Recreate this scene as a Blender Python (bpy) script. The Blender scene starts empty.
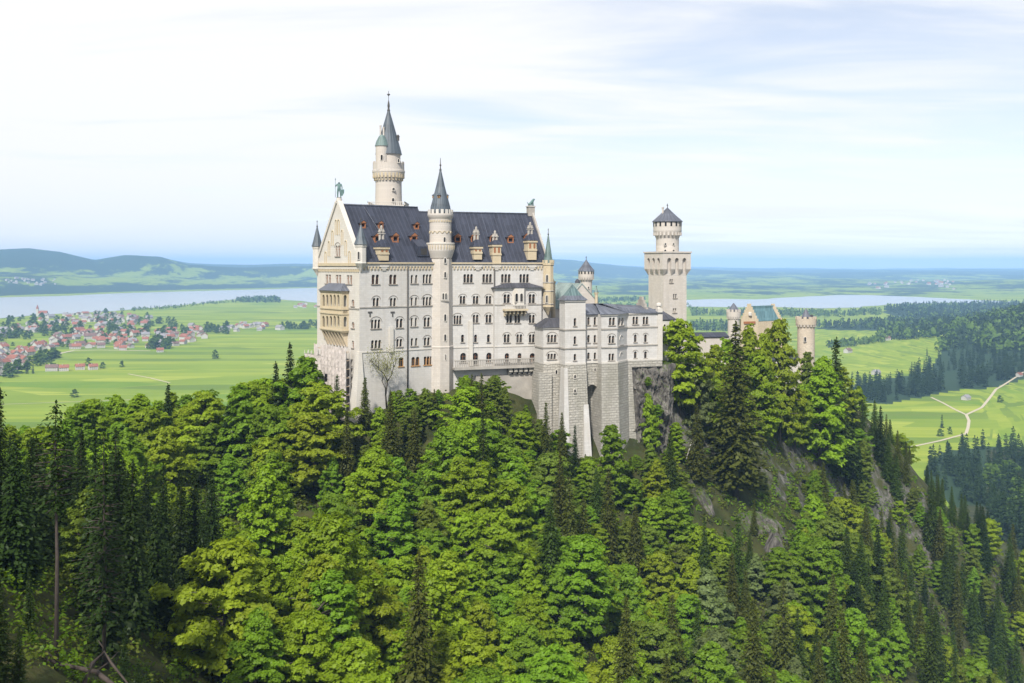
import bpy, math, random
import numpy as np
from mathutils import Vector
from mathutils.geometry import delaunay_2d_cdt

S = bpy.context.scene
COL = S.collection
R = math.radians
rnd = random.Random(7)
F = 995.0            # focal length in picture widths of one pixel
HZ = 266.0           # picture row of the horizon (eye height is z = 0)
VALLEY = -185.0

# ---------------------------------------------------------------- camera
cd = bpy.data.cameras.new('camera'); cam = bpy.data.objects.new('camera', cd); COL.objects.link(cam)
cam.location = (0, 0, 0); cam.rotation_euler = (R(90), 0, 0)
cd.sensor_width = 36; cd.lens = 36 * F / 1024
cd.shift_y = -(341.5 - HZ) / 1024
cd.clip_start = 0.5; cd.clip_end = 200000
S.camera = cam

# ---------------------------------------------------------------- light and sky
SUN_DIR = Vector((-0.20, -0.80, 0.86)).normalized()
SUN_EL = math.asin(SUN_DIR.z); SUN_ROT = math.atan2(SUN_DIR.x, SUN_DIR.y)
sl = bpy.data.lights.new('sun', 'SUN'); so = bpy.data.objects.new('sun', sl); COL.objects.link(so)
sl.energy = 3.4; sl.angle = R(4); sl.color = (1.0, 0.95, 0.87)
so.rotation_euler = SUN_DIR.to_track_quat('Z', 'Y').to_euler()

W = bpy.data.worlds.new('World'); S.world = W; W.use_nodes = True
nt = W.node_tree; nt.nodes.clear()
def wn(t, **k):
    n = nt.nodes.new(t)
    for a, b in k.items(): setattr(n, a, b)
    return n
wo = wn('ShaderNodeOutputWorld'); bg = wn('ShaderNodeBackground'); bg.inputs[1].default_value = 0.086
sky = wn('ShaderNodeTexSky', sky_type='NISHITA', sun_disc=False)
sky.sun_elevation = SUN_EL; sky.sun_rotation = SUN_ROT; sky.altitude = 900; sky.air_density = 1.0; sky.dust_density = 0.6
tc = wn('ShaderNodeTexCoord'); sep = wn('ShaderNodeSeparateXYZ'); nt.links.new(tc.outputs['Generated'], sep.inputs[0])
def wmath(op, a, b=None):
    n = wn('ShaderNodeMath', operation=op)
    for i, v in enumerate((a, b)):
        if v is None: continue
        if isinstance(v, (int, float)): n.inputs[i].default_value = v
        else: nt.links.new(v, n.inputs[i])
    return n.outputs[0]
zz = wmath('ADD', wmath('MAXIMUM', sep.outputs[2], 0.0), 0.09)
cx = wmath('DIVIDE', sep.outputs[0], zz); cy = wmath('DIVIDE', sep.outputs[1], zz)
cmb = wn('ShaderNodeCombineXYZ'); nt.links.new(cx, cmb.inputs[0]); nt.links.new(cy, cmb.inputs[1])
mp = wn('ShaderNodeMapping'); mp.inputs['Scale'].default_value = (0.7, 1.9, 1); mp.inputs['Rotation'].default_value = (0, 0, R(-12)); mp.inputs['Location'].default_value = (3.1, 1.7, 0)
nt.links.new(cmb.outputs[0], mp.inputs[0])
n1 = wn('ShaderNodeTexNoise'); n1.inputs['Scale'].default_value = 0.9; n1.inputs['Detail'].default_value = 9; n1.inputs['Roughness'].default_value = 0.56; n1.inputs['Distortion'].default_value = 0.5
nt.links.new(mp.outputs[0], n1.inputs['Vector'])
# thicker cloud towards the west (left), thinner towards the east
bias = wmath('ADD', n1.outputs[0], wmath('MULTIPLY', sep.outputs[0], -0.30))
cr = wn('ShaderNodeMapRange'); cr.inputs['From Min'].default_value = 0.26; cr.inputs['From Max'].default_value = 0.58; cr.inputs['To Min'].default_value = 0.42; cr.interpolation_type = 'SMOOTHSTEP'
nt.links.new(bias, cr.inputs['Value'])
mx = wn('ShaderNodeMix', data_type='RGBA'); nt.links.new(cr.outputs[0], mx.inputs[0]); 
hb = wn('ShaderNodeMix', data_type='RGBA', blend_type='MULTIPLY'); hb.inputs[0].default_value = 1
nt.links.new(sky.outputs[0], hb.inputs[6]); hb.inputs[7].default_value = (1.14, 1.03, 1.0, 1)
nt.links.new(hb.outputs[2], mx.inputs[6]); mx.inputs[7].default_value = (7.0, 7.0, 7.15, 1)
nt.links.new(mx.outputs[2], bg.inputs[0]); nt.links.new(bg.outputs[0], wo.inputs[0])

S.view_settings.view_transform = 'Standard'; S.view_settings.look = 'None'
S.view_settings.exposure = 0.8; S.view_settings.gamma = 1; S.view_settings.use_curve_mapping = False
cy_ = S.cycles
cy_.max_bounces = 6; cy_.diffuse_bounces = 3; cy_.glossy_bounces = 2; cy_.transmission_bounces = 3; cy_.volume_bounces = 0; cy_.transparent_max_bounces = 6
cy_.use_denoising = True

# ---------------------------------------------------------------- materials
class NT:
    """small helper around a material's node tree"""
    def __init__(s, name):
        s.m = bpy.data.materials.new(name); s.m.use_nodes = True
        s.t = s.m.node_tree; s.t.nodes.clear()
        s.out = s.n('ShaderNodeOutputMaterial')
    def n(s, t, **k):
        x = s.t.nodes.new(t)
        for a, b in k.items(): setattr(x, a, b)
        return x
    def l(s, a, b): s.t.links.new(a, b)
    def val(s, sock, v):
        if isinstance(v, (int, float)): sock.default_value = v
        elif isinstance(v, tuple): sock.default_value = v if len(v) == len(sock.default_value) else v + (1,)
        else: s.l(v, sock)
    def math(s, op, a, b=None, clamp=False):
        x = s.n('ShaderNodeMath', operation=op); x.use_clamp = clamp
        s.val(x.inputs[0], a)
        if b is not None: s.val(x.inputs[1], b)
        return x.outputs[0]
    def mix(s, f, a, b, blend='MIX'):
        x = s.n('ShaderNodeMix', data_type='RGBA', blend_type=blend)
        s.val(x.inputs[0], f); s.val(x.inputs[6], a); s.val(x.inputs[7], b)
        return x.outputs[2]
    def noise(s, vec, scale, detail=4, rough=0.55, dist=0.0):
        x = s.n('ShaderNodeTexNoise'); x.inputs['Scale'].default_value = scale; x.inputs['Detail'].default_value = detail
        x.inputs['Roughness'].default_value = rough; x.inputs['Distortion'].default_value = dist
        if vec is not None: s.l(vec, x.inputs['Vector'])
        return x.outputs[0]
    def ramp(s, v, lo, hi, a=0.0, b=1.0):
        x = s.n('ShaderNodeMapRange'); s.val(x.inputs['Value'], v)
        x.inputs['From Min'].default_value = lo; x.inputs['From Max'].default_value = hi
        x.inputs['To Min'].default_value = a; x.inputs['To Max'].default_value = b
        return x.outputs[0]
    def pos(s): return s.n('ShaderNodeNewGeometry').outputs['Position']
    def obj(s): return s.n('ShaderNodeTexCoord').outputs['Object']
    def uv(s): return s.n('ShaderNodeUVMap').outputs[0]
    def scale(s, v, sc, rot=0.0):
        x = s.n('ShaderNodeMapping'); x.inputs['Scale'].default_value = sc; x.inputs['Rotation'].default_value = (0, 0, rot); s.l(v, x.inputs[0])
        return x.outputs[0]
    def bsdf(s, col, rough=0.85, spec=0.3, bump=None, bstr=0.3, bdist=0.1, metal=0.0):
        b = s.n('ShaderNodeBsdfPrincipled'); s.val(b.inputs['Base Color'], col); s.val(b.inputs['Roughness'], rough)
        b.inputs['Specular IOR Level'].default_value = spec; b.inputs['Metallic'].default_value = metal
        if bump is not None:
            bp = s.n('ShaderNodeBump'); bp.inputs['Strength'].default_value = bstr; bp.inputs['Distance'].default_value = bdist
            s.l(bump, bp.inputs['Height']); s.l(bp.outputs[0], b.inputs['Normal'])
        s.l(b.outputs[0], s.out.inputs[0]); return b

def brick(N, vec, bw, bh, mortar, c1, c2, cm):
    x = N.n('ShaderNodeTexBrick'); N.l(vec, x.inputs['Vector'])
    x.inputs['Scale'].default_value = 1; x.inputs['Brick Width'].default_value = bw; x.inputs['Row Height'].default_value = bh
    x.inputs['Mortar Size'].default_value = mortar; x.inputs['Mortar Smooth'].default_value = 0.3; x.inputs['Bias'].default_value = 0
    for k, c in (('Color1', c1), ('Color2', c2), ('Mortar', cm)): x.inputs[k].default_value = c + (1,)
    return x

def m_ashlar(name, c, var=0.06, bw=1.1, bh=0.5, mortar=0.018, streak=0.5, bstr=0.15):
    N = NT(name); uv = N.uv()
    lo = tuple(v * (1 - var) for v in c); hi = tuple(min(1, v * (1 + var)) for v in c)
    b = brick(N, uv, bw, bh, mortar, lo, hi, tuple(v * 0.8 for v in c))
    st = N.noise(N.scale(uv, (0.9, 0.07, 1)), 1.0, 5, 0.6)
    patch = N.noise(uv, 0.13, 5, 0.6)
    col = N.mix(N.ramp(st, 0.5, 0.72, 0, streak), b.outputs[0], tuple(v * q for v, q in zip(c, (0.72, 0.70, 0.68))))
    col = N.mix(N.ramp(patch, 0.42, 0.68, 0, 0.6), col, tuple(v * q for v, q in zip(c, (0.9, 0.86, 0.8))))
    N.bsdf(col, 0.9, 0.2, b.outputs['Fac'], -bstr, 0.05); return N.m

def m_plain(name, c, rough=0.8, var=0.12, scale=0.6, spec=0.3, metal=0.0):
    N = NT(name); v = N.noise(N.obj(), scale, 5, 0.6)
    col = N.mix(N.ramp(v, 0.3, 0.7), tuple(x * (1 - var) for x in c), tuple(min(1, x * (1 + var)) for x in c))
    N.bsdf(col, rough, spec, v, 0.1, 0.05, metal); return N.m

def m_roof(name, c, c2, seam=1.1, rough=0.5):
    N = NT(name); uv = N.uv()
    w = N.n('ShaderNodeTexWave', wave_type='BANDS', bands_direction='X'); w.inputs['Scale'].default_value = 0.314 / seam; w.inputs['Distortion'].default_value = 0
    N.l(uv, w.inputs['Vector'])
    s_ = N.ramp(w.outputs['Fac'], 0.9, 0.99)
    st = N.noise(N.scale(uv, (1.3, 0.08, 1)), 1.0, 6, 0.62)
    pt = N.noise(uv, 0.22, 5, 0.6)
    col = N.mix(N.ramp(st, 0.4, 0.72), c, c2)
    col = N.mix(N.ramp(pt, 0.42, 0.72, 0, 0.65), col, tuple(x * 0.6 for x in c))
    bk = brick(N, uv, seam, 2.4, 0.0, (0.75, 0.75, 0.75), (1.25, 1.25, 1.25), (1, 1, 1)); col = N.mix(0.8, col, bk.outputs[0], 'MULTIPLY')
    rs = N.noise(N.scale(uv, (2.6, 0.05, 1)), 1.0, 4, 0.6); col = N.mix(N.ramp(rs, 0.58, 0.72, 0, 0.35), col, tuple(min(1, x * 2.2 + .01) for x in c2))
    col = N.mix(N.math('MULTIPLY', s_, 0.35), col, tuple(min(1, x * 1.7) for x in c2))
    N.bsdf(col, rough, 0.4, s_, 0.4, 0.06); return N.m

def m_rust(name, c):
    """rough hewn stone blocks of the retaining walls"""
    N = NT(name); uv = N.uv()
    wob = N.n('ShaderNodeVectorMath', operation='ADD')
    nz = N.n('ShaderNodeTexNoise'); nz.inputs['Scale'].default_value = 0.8; nz.inputs['Detail'].default_value = 3; N.l(uv, nz.inputs['Vector'])
    sc = N.n('ShaderNodeVectorMath', operation='SCALE'); N.l(nz.outputs[1], sc.inputs[0]); sc.inputs['Scale'].default_value = 0.35
    N.l(uv, wob.inputs[0]); N.l(sc.outputs[0], wob.inputs[1])
    b = brick(N, wob.outputs[0], 1.35, 0.62, 0.05, tuple(v * 0.82 for v in c), tuple(v * 1.12 for v in c), tuple(v * 0.55 for v in c))
    fine = N.noise(uv, 2.2, 6, 0.65)
    pt = N.noise(N.scale(uv, (1, 0.35, 1)), 0.16, 5, 0.65)
    col = N.mix(N.ramp(fine, 0.35, 0.7), b.outputs[0], tuple(v * 0.78 for v in c))
    col = N.mix(N.ramp(pt, 0.5, 0.72, 0, 0.55), col, (c[0] * 0.55, c[1] * 0.56, c[2] * 0.5))
    h = N.math('ADD', N.math('MULTIPLY', b.outputs['Fac'], -1.0), N.math('MULTIPLY', fine, 1.0))
    N.bsdf(col, 0.95, 0.15, h, 0.9, 0.25); return N.m

M = {}
M['lime'] = m_ashlar('limestone_wall', (0.515, 0.50, 0.478))
M['limew'] = m_ashlar('pale_limestone', (0.55, 0.522, 0.478), 0.04, streak=0.3)
M['yellow'] = m_ashlar('yellow_sandstone', (0.50, 0.425, 0.30), 0.06, 0.8, 0.42)
M['tan'] = m_ashlar('tan_brickwork', (0.54, 0.455, 0.33), 0.10, 0.6, 0.3)
M['tower'] = m_ashlar('tower_limestone', (0.505, 0.465, 0.42), 0.06, 0.9, 0.45)
M['plinth'] = m_rust('rough_stone_blocks', (0.45, 0.425, 0.375))
M['render'] = m_plain('grey_stucco', (0.34, 0.315, 0.28), 0.95, 0.2, 0.35)
M['sill'] = m_plain('grey_brown_sill_stone', (0.25, 0.22, 0.19), 0.9)
M['slate'] = m_roof('blue_slate_roof', (0.027, 0.031, 0.047), (0.043, 0.047, 0.066))
M['slateg'] = m_roof('grey_slate_roof', (0.075, 0.082, 0.105), (0.13, 0.14, 0.165), 0.7)
M['slated'] = m_roof('dark_slate_roof', (0.045, 0.045, 0.055), (0.065, 0.065, 0.075), 0.7, 0.7)
M['copper'] = m_roof('green_copper_roof', (0.105, 0.16, 0.15), (0.17, 0.225, 0.215), 0.8)
M['palecopper'] = m_roof('pale_copper_roof', (0.17, 0.225, 0.21), (0.24, 0.29, 0.275), 0.9)
M['spire'] = m_roof('spire_slate', (0.062, 0.075, 0.09), (0.10, 0.125, 0.145), 0.6)
def m_glass():
    N = NT('dark_window_glass'); r = N.n('ShaderNodeObjectInfo').outputs['Random']
    N.bsdf(N.mix(N.ramp(r, 0.55, 1.0), (0.010, 0.009, 0.008), (0.055, 0.050, 0.046)), N.ramp(r, 0, 1, 0.15, 0.5), 0.4); return N.m
M['glass'] = m_glass()
M['patina'] = m_roof('grey_green_patina_roof', (0.075, 0.125, 0.128), (0.13, 0.19, 0.19), 0.8)
M['redwood'] = m_plain('red_brown_wood', (0.29, 0.125, 0.06), 0.8)
M['ochre'] = m_plain('ochre_window_frame', (0.36, 0.20, 0.08), 0.8)
M['bronze'] = m_plain('green_bronze', (0.10, 0.17, 0.16), 0.6, 0.3, 2.0)
M['iron'] = m_plain('dark_iron', (0.07, 0.065, 0.06), 0.7)
M['grill'] = m_plain('grey_leaded_panes', (0.30, 0.27, 0.24), 0.6, 0.25, 3.0)
M['tanw'] = m_ashlar('pale_tan_stone', (0.50, 0.435, 0.35), 0.12, 0.7, 0.35)
M['net'] = m_plain('pinkish_scaffold_net', (0.52, 0.46, 0.43), 0.95, 0.12, 0.5)
M['steel'] = m_plain('pale_steel_tube', (0.40, 0.38, 0.36), 0.5)
M['plank'] = m_plain('scaffold_plank', (0.38, 0.30, 0.22), 0.9)

# ---------------------------------------------------------------- mesh building
class MB:
    def __init__(s): s.v = []; s.f = []; s.mi = []; s.mats = []; s.sm = []
    def mat(s, m):
        if m not in s.mats: s.mats.append(m)
        return s.mats.index(m)
    def add(s, vs, fs, m, smooth=False):
        o = len(s.v); k = s.mat(m)
        s.v += [tuple(v) for v in vs]
        for f in fs: s.f.append(tuple(i + o for i in f)); s.mi.append(k); s.sm.append(smooth)
    def poly(s, vs, m): s.add(vs, [tuple(range(len(vs)))], m)
    def prism(s, base, top, m, caps=True):
        n = len(base)
        fs = [(i, (i + 1) % n, n + (i + 1) % n, n + i) for i in range(n)]
        if caps: fs += [tuple(range(n))[::-1], tuple(range(n, 2 * n))]
        s.add(list(base) + list(top), fs, m)
    def box(s, fr, s0, s1, z0, z1, o0, o1, m):
        b = [fr.P(s0, z0, o1), fr.P(s1, z0, o1), fr.P(s1, z0, o0), fr.P(s0, z0, o0)]
        t = [fr.P(s0, z1, o1), fr.P(s1, z1, o1), fr.P(s1, z1, o0), fr.P(s0, z1, o0)]
        s.prism(b, t, m)
    def lathe(s, c, prof, m, seg=24, smooth=True, rot=0.0):
        cs = [(math.cos(rot + 2 * math.pi * k / seg), math.sin(rot + 2 * math.pi * k / seg)) for k in range(seg)]
        R_ = lambda r, z: [(c[0] + r * x, c[1] + r * y, z) for x, y in cs]
        for (r0, z0), (r1, z1) in zip(prof, prof[1:]):
            s.add(R_(r0, z0) + R_(r1, z1), [(k, (k + 1) % seg, seg + (k + 1) % seg, seg + k) for k in range(seg)], m, smooth)
        s.add(R_(*prof[-1]), [tuple(range(seg))], m); s.add(R_(*prof[0]), [tuple(range(seg))[::-1]], m)
    def ring(s, c, r0, r1, z0, z1, n, m, fill=0.55, rot=0.0):
        """blocks round a circle: battlements, corbels"""
        for k in range(n):
            a0 = rot + 2 * math.pi * k / n; a1 = a0 + 2 * math.pi / n * fill
            b = []
            for r, a in ((r1, a0), (r1, a1), (r0, a1), (r0, a0)): b.append((c[0] + r * math.cos(a), c[1] + r * math.sin(a)))
            s.prism([p + (z0,) for p in b], [p + (z1,) for p in b], m)
    def tube(s, pts, rad, m, seg=6, smooth=True):
        pts = [Vector(p) for p in pts]; vs = []; n = len(pts)
        if not isinstance(rad, (list, tuple)): rad = [rad] * n
        for i, p in enumerate(pts):
            d = (pts[min(i + 1, n - 1)] - pts[max(i - 1, 0)]).normalized()
            a = d.orthogonal().normalized() if abs(d.z) < 0.99 else Vector((1, 0, 0)); b = d.cross(a).normalized(); a = b.cross(d)
            for k in range(seg):
                t = 2 * math.pi * k / seg; vs.append(p + (a * math.cos(t) + b * math.sin(t)) * rad[i])
        fs = [(i * seg + k, i * seg + (k + 1) % seg, (i + 1) * seg + (k + 1) % seg, (i + 1) * seg + k) for i in range(n - 1) for k in range(seg)]
        fs += [tuple(range(seg))[::-1], tuple((n - 1) * seg + k for k in range(seg))]
        s.add(vs, fs, m, smooth)
    def build(s, name, parent=None):
        me = bpy.data.meshes.new(name)
        v = np.array(s.v, dtype=np.float64)
        org = Vector((0, 0, 0))
        if parent is None:
            mn, mxx = v.min(0), v.max(0); org = Vector(((mn[0] + mxx[0]) / 2, (mn[1] + mxx[1]) / 2, mn[2]))
        else:
            p = parent; org = Vector((0, 0, 0))
            while p is not None: org = org + p.location; p = p.parent
        v = v - np.array(org)
        me.from_pydata([tuple(x) for x in v], [], s.f)
        for m in s.mats: me.materials.append(m)
        me.polygons.foreach_set('material_index', s.mi)
        me.polygons.foreach_set('use_smooth', s.sm)
        uvl = me.uv_layers.new(name='UVMap'); me.update()
        uv = np.zeros((len(me.loops), 2), dtype=np.float32)
        for p in me.polygons:
            n = p.normal
            h = Vector((-n.y, n.x, 0))
            if h.length < 0.05: t1, t2 = Vector((1, 0, 0)), Vector((0, 1, 0))
            else: t1 = h.normalized(); t2 = n.cross(t1)
            for li in p.loop_indices:
                co = me.vertices[me.loops[li].vertex_index].co
                uv[li] = (co.dot(t1), co.dot(t2) if abs(n.z) > 0.15 else co.z)
        uvl.data.foreach_set('uv', uv.ravel())
        o = bpy.data.objects.new(name, me); COL.objects.link(o)
        if parent is None: o.location = org
        else: o.parent = parent
        return o

def tag(o, label=None, cat=None, group=None, kind=None):
    for k, v in (('label', label), ('category', cat), ('group', group), ('kind', kind)):
        if v: o[k] = v
    return o
def thing(name, loc, label, cat, group=None):
    o = bpy.data.objects.new(name, None); COL.objects.link(o); o.location = loc; o.empty_display_size = 1
    return tag(o, label, cat, group)

class Fr:
    """a vertical facade: s runs along it, z up, out towards the outside"""
    def __init__(s, o, ang):
        s.o = Vector((o[0], o[1])); s.a = R(ang); s.u = Vector((math.cos(s.a), math.sin(s.a))); s.n = Vector((math.sin(s.a), -math.cos(s.a)))
    def P(s, t, z, out=0.0):
        p = s.o + s.u * t + s.n * out; return Vector((p.x, p.y, z))
    def s_(s, px, out=0.0):
        q = (px - 512) / F; o = s.o + s.n * out
        return (q * o.y - o.x) / (s.u.x - q * s.u.y)
    def z_(s, px, py, out=0.0):
        t = s.s_(px, out); return (HZ - py) / F * (s.o + s.n * out + s.u * t).y
    def sz(s, px, py, out=0.0): return s.s_(px, out), s.z_(px, py, out)
    def at(s, t, out=0.0): p = s.o + s.u * t + s.n * out; return (p.x, p.y)

def wall_cdt(mb, fr, outline, holes, m, out=0.0):
    """a wall face with real openings cut through it"""
    vs = []; es = []
    for poly in [outline] + holes:
        o = len(vs); vs += [Vector(p) for p in poly]; k = len(poly); es += [(o + i, o + (i + 1) % k) for i in range(k)]
    rv, _, rf, _, _, _ = delaunay_2d_cdt(vs, es, [], 0, 1e-5)
    def inside(p, poly):
        c = False; n = len(poly)
        for i in range(n):
            (x1, y1), (x2, y2) = poly[i], poly[(i + 1) % n]
            if (y1 > p[1]) != (y2 > p[1]) and p[0] < (x2 - x1) * (p[1] - y1) / (y2 - y1) + x1: c = not c
        return c
    bb = [(min(p[0] for p in h), max(p[0] for p in h), min(p[1] for p in h), max(p[1] for p in h)) for h in holes]
    fs = []
    for f in rf:
        c = (sum(rv[i].x for i in f) / 3, sum(rv[i].y for i in f) / 3)
        if not inside(c, outline): continue
        if any(b[0] < c[0] < b[1] and b[2] < c[1] < b[3] and inside(c, h) for b, h in zip(bb, holes)): continue
        a, b_, c_ = (rv[i] for i in f)
        if (b_ - a).cross(c_ - a) < 0: f = f[::-1]
        fs.append(f)
    mb.add([fr.P(v.x, v.y, out) for v in rv], fs, m)

def light_poly(s0, s1, z0, z1, arch=True, n=6):
    if not arch: return [(s0, z0), (s1, z0), (s1, z1), (s0, z1)]
    r = (s1 - s0) / 2; c = (s0 + s1) / 2; zc = z1 - r
    return [(s0, z0), (s1, z0)] + [(c + r * math.cos(math.pi * k / n), zc + r * math.sin(math.pi * k / n)) for k in range(n + 1)]

def window(parent, fr, px, py, n, w, h, hood=False, arch=True, out=0.0, frame=None, name='window', stone=None, pane=None, depth=0.5, gap=0.26, label=None):
    """a group of n lights centred on a spot of the facade; returns its openings"""
    w *= 1.12; h *= 1.04
    s0 = fr.s_(px - w / 2, out); s1 = fr.s_(px + w / 2, out)
    z0 = fr.z_(px, py + h / 2, out); z1 = fr.z_(px, py - h / 2, out)
    stone = stone or M['limew']; frame = frame or stone
    W_ = s1 - s0; lw = W_ / (n + (n - 1) * gap); st = lw * (1 + gap)
    mb = MB(); gl = MB(); holes = []
    for k in range(n):
        a = s0 + k * st; b = a + lw
        pl = light_poly(a, b, z0, z1, arch)
        holes.append(pl); m = len(pl)
        mb.add([fr.P(x, z, out) for x, z in pl] + [fr.P(x, z, out - depth) for x, z in pl], [(i, m + i, m + (i + 1) % m, (i + 1) % m) for i in range(m)], frame)
        gl.poly([fr.P(x, z, out - depth + 0.03) for x, z in light_poly(a, b, z0, z1, arch)], pane or M['glass'])
        c = (a + b) / 2
        bar = frame if frame is M['ochre'] else M['redwood']
        if lw > 0.85: mb.box(fr, c - 0.035, c + 0.035, z0, z1 - 0.05, out - depth + 0.04, out - depth + 0.10, bar)
        zc = z0 + (z1 - z0) * 0.62; mb.box(fr, a + 0.002, b - 0.002, zc - 0.03, zc + 0.03, out - depth + 0.045, out - depth + 0.09, bar)
    mb.box(fr, s0 - 0.22, s1 + 0.22, z0 - 0.20, z0 - 0.002, out + 0.003, out + 0.20, M['sill'] if stone is M['limew'] else stone)
    if n > 1:
        for k in range(1, n):                       # slim mullion columns standing proud between the lights
            c = s0 + k * st - (st - lw) / 2
            p0 = fr.P(c, z0, out + 0.03); p1 = fr.P(c, z1 - lw / 2, out + 0.03)
            mb.tube([p0, p1], 0.05, stone, 6)
    if hood:
        c = (s0 + s1) / 2; r = W_ / 2 + 0.3; zc = z1 - r * 0.42 + 0.05
        k = 12; ang = [math.pi * (0.02 + 0.96 * i / k) for i in range(k + 1)]
        for i in range(k):
            q = []
            for rr, a in ((r, ang[i]), (r + 0.11, ang[i]), (r + 0.11, ang[i + 1]), (r, ang[i + 1])): q.append((c + rr * math.cos(a), zc + rr * 0.82 * math.sin(a)))
            mb.prism([fr.P(x, z, out + 0.10) for x, z in q], [fr.P(x, z, out + 0.002) for x, z in q], M['sill'])
    o = mb.build(name, parent)
    if label: o['label'] = label
    gl.build('pane', o)
    return holes

def band(mb, fr, s0, s1, z, m, h=0.3, o=0.18, out=0.0): mb.box(fr, s0, s1, z - h / 2, z + h / 2, out + 0.003, out + o, m)

def roof_slab(mb, quad, m, th=0.25):
    q = [Vector(p) for p in quad]; n = (q[1] - q[0]).cross(q[2] - q[0]).normalized()
    if n.z < 0: q.reverse(); n = -n
    mb.prism([p - n * th for p in q], q, m)

def pyramid(mb, base, apex, m):
    n = len(base); b = [Vector(p) for p in base]
    mb.add(b + [Vector(apex)], [(i, (i + 1) % n, n) for i in range(n)] + [tuple(range(n))[::-1]], m)

def slot_windows(parent, items, name='window'):
    """small dark arched openings sunk in a curved or flat stone face: (frame, px, py, w, h, out)"""
    for fr, px, py, w, h, out in items:
        s0, s1 = fr.s_(px - w / 2, out), fr.s_(px + w / 2, out); z0, z1 = fr.z_(px, py + h / 2, out), fr.z_(px, py - h / 2, out)
        mb = MB(); pl = light_poly(s0, s1, z0, z1); e = 0.13
        ol = light_poly(s0 - e, s1 + e, z0 - e, z1 + e); m = len(pl)
        mb.add([fr.P(x, z, out + 0.06) for x, z in ol] + [fr.P(x, z, out + 0.06) for x, z in pl] + [fr.P(x, z, out - 0.4) for x, z in ol] + [fr.P(x, z, out - 0.15) for x, z in pl],
               [(i, (i + 1) % m, m + (i + 1) % m, m + i) for i in range(m)] + [(i, 2 * m + i, 2 * m + (i + 1) % m, (i + 1) % m) for i in range(m)] + [(m + i, m + (i + 1) % m, 3 * m + (i + 1) % m, 3 * m + i) for i in range(m)], M['limew'])
        o = mb.build(name, parent)
        g = MB(); g.poly([fr.P(x, z, out - 0.02) for x, z in pl], M['glass']); g.build('pane', o)

# ---------------------------------------------------------------- terrain
def g3(px, py, y): return ((px - 512) / F * y, y, (HZ - py) / F * y)
def val(px, py, z=VALLEY):
    y = z * F / (HZ - py); return ((px - 512) / F * y, y)

CTRL = [g3(*c) for c in (
    (60, 655, 80), (-100, 560, 80), (150, 720, 85), (0, 720, 60), (-200, 520, 120), (250, 770, 90), (200, 640, 120), (100, 560, 140),
    (0, 520, 150), (360, 735, 115), (260, 565, 182), (150, 505, 200), (50, 482, 215), (-60, 475, 220), (430, 645, 155), (500, 770, 120),
    (550, 605, 180), (600, 650, 190), (700, 765, 160), (850, 765, 170), (1000, 800, 180), (1150, 800, 190), (360, 485, 215), (440, 450, 225),
    (500, 440, 229), (300, 445, 238), (200, 460, 245), (80, 470, 245), (330, 425, 240),
    (356, 416, 229), (443, 392, 241), (480, 388, 242), (535, 418, 244), (575, 470, 236), (595, 487, 237), (620, 482, 236), (660, 475, 244), (648, 432, 256), (672, 452, 258),
    (680, 400, 268), (720, 445, 272), (745, 428, 284), (800, 405, 322), (690, 385, 290), (760, 505, 262), (700, 520, 240), (640, 560, 222),
    (740, 605, 222), (820, 575, 242), (850, 562, 285), (872, 548, 312), (930, 650, 290), (960, 705, 270), (1024, 765, 280), (1060, 800, 230))]
CTRL += [(-40, 247, -33), (-10, 265, -28), (30, 268, -27), (50, 285, -28), (40, 262, -25), (70, 320, -32), (100, 347, -40), (125, 360, -52), (60, 350, -50),
         (-62, 300, -80), (-60, 340, -110), (-10, 350, -105), (40, 375, -95), (110, 405, -95), (180, 400, -115), (-110, 290, -85), (-200, 300, -95), (-120, 450, -205),
         (0, 500, -205), (150, 560, -205), (300, 560, -170), (300, 450, -150), (230, 345, -140), (400, 500, -170), (330, 700, -176), (450, 800, -192), (600, 700, -172),
         (-350, 300, -160), (-350, 500, -205), (500, 400, -150), (250, 860, -205), (700, 980, -205), (-250, 700, -205), (0, 800, -205), (-260, 150, -30), (-60, 30, -40),
         (0, 40, -62), (60, 60, -85), (150, 90, -110), (260, 160, -120), (0, 5, -60), (900, 800, -190), (800, 500, -150)]
CT = np.array(CTRL, dtype=np.float64)
def tps_fit(P):
    n = len(P); d = np.hypot(P[:, None, 0] - P[None, :, 0], P[:, None, 1] - P[None, :, 1])
    K = np.where(d > 0, d * d * np.log(np.maximum(d, 1e-9)), 0) + np.eye(n) * 60.0
    A = np.zeros((n + 3, n + 3)); A[:n, :n] = K; A[:n, n] = A[n, :n] = 1; A[:n, n + 1:] = P[:, :2]; A[n + 1:, :n] = P[:, :2].T
    return np.linalg.solve(A, np.concatenate([P[:, 2], [0, 0, 0]]))
TW = tps_fit(CT)
def tps(x, y):
    sh = x.shape; x = x.ravel(); y = y.ravel(); out = np.zeros_like(x)
    for i in range(0, len(x), 20000):
        a, b = x[i:i + 20000], y[i:i + 20000]
        d2 = (a[:, None] - CT[None, :, 0]) ** 2 + (b[:, None] - CT[None, :, 1]) ** 2
        out[i:i + 20000] = (0.5 * d2 * np.log(np.maximum(d2, 1e-9))) @ TW[:-3] + TW[-3] + TW[-2] * a + TW[-1] * b
    return out.reshape(sh)
_g = np.random.default_rng(5); _L = _g.random((256, 256))
def vnoise(x, y):
    xi = np.floor(x).astype(int); yi = np.floor(y).astype(int); fx = x - xi; fy = y - yi
    fx = fx * fx * (3 - 2 * fx); fy = fy * fy * (3 - 2 * fy)
    g = lambda a, b: _L[a % 256, b % 256]
    return (g(xi, yi) * (1 - fx) + g(xi + 1, yi) * fx) * (1 - fy) + (g(xi, yi + 1) * (1 - fx) + g(xi + 1, yi + 1) * fx) * fy
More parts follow.
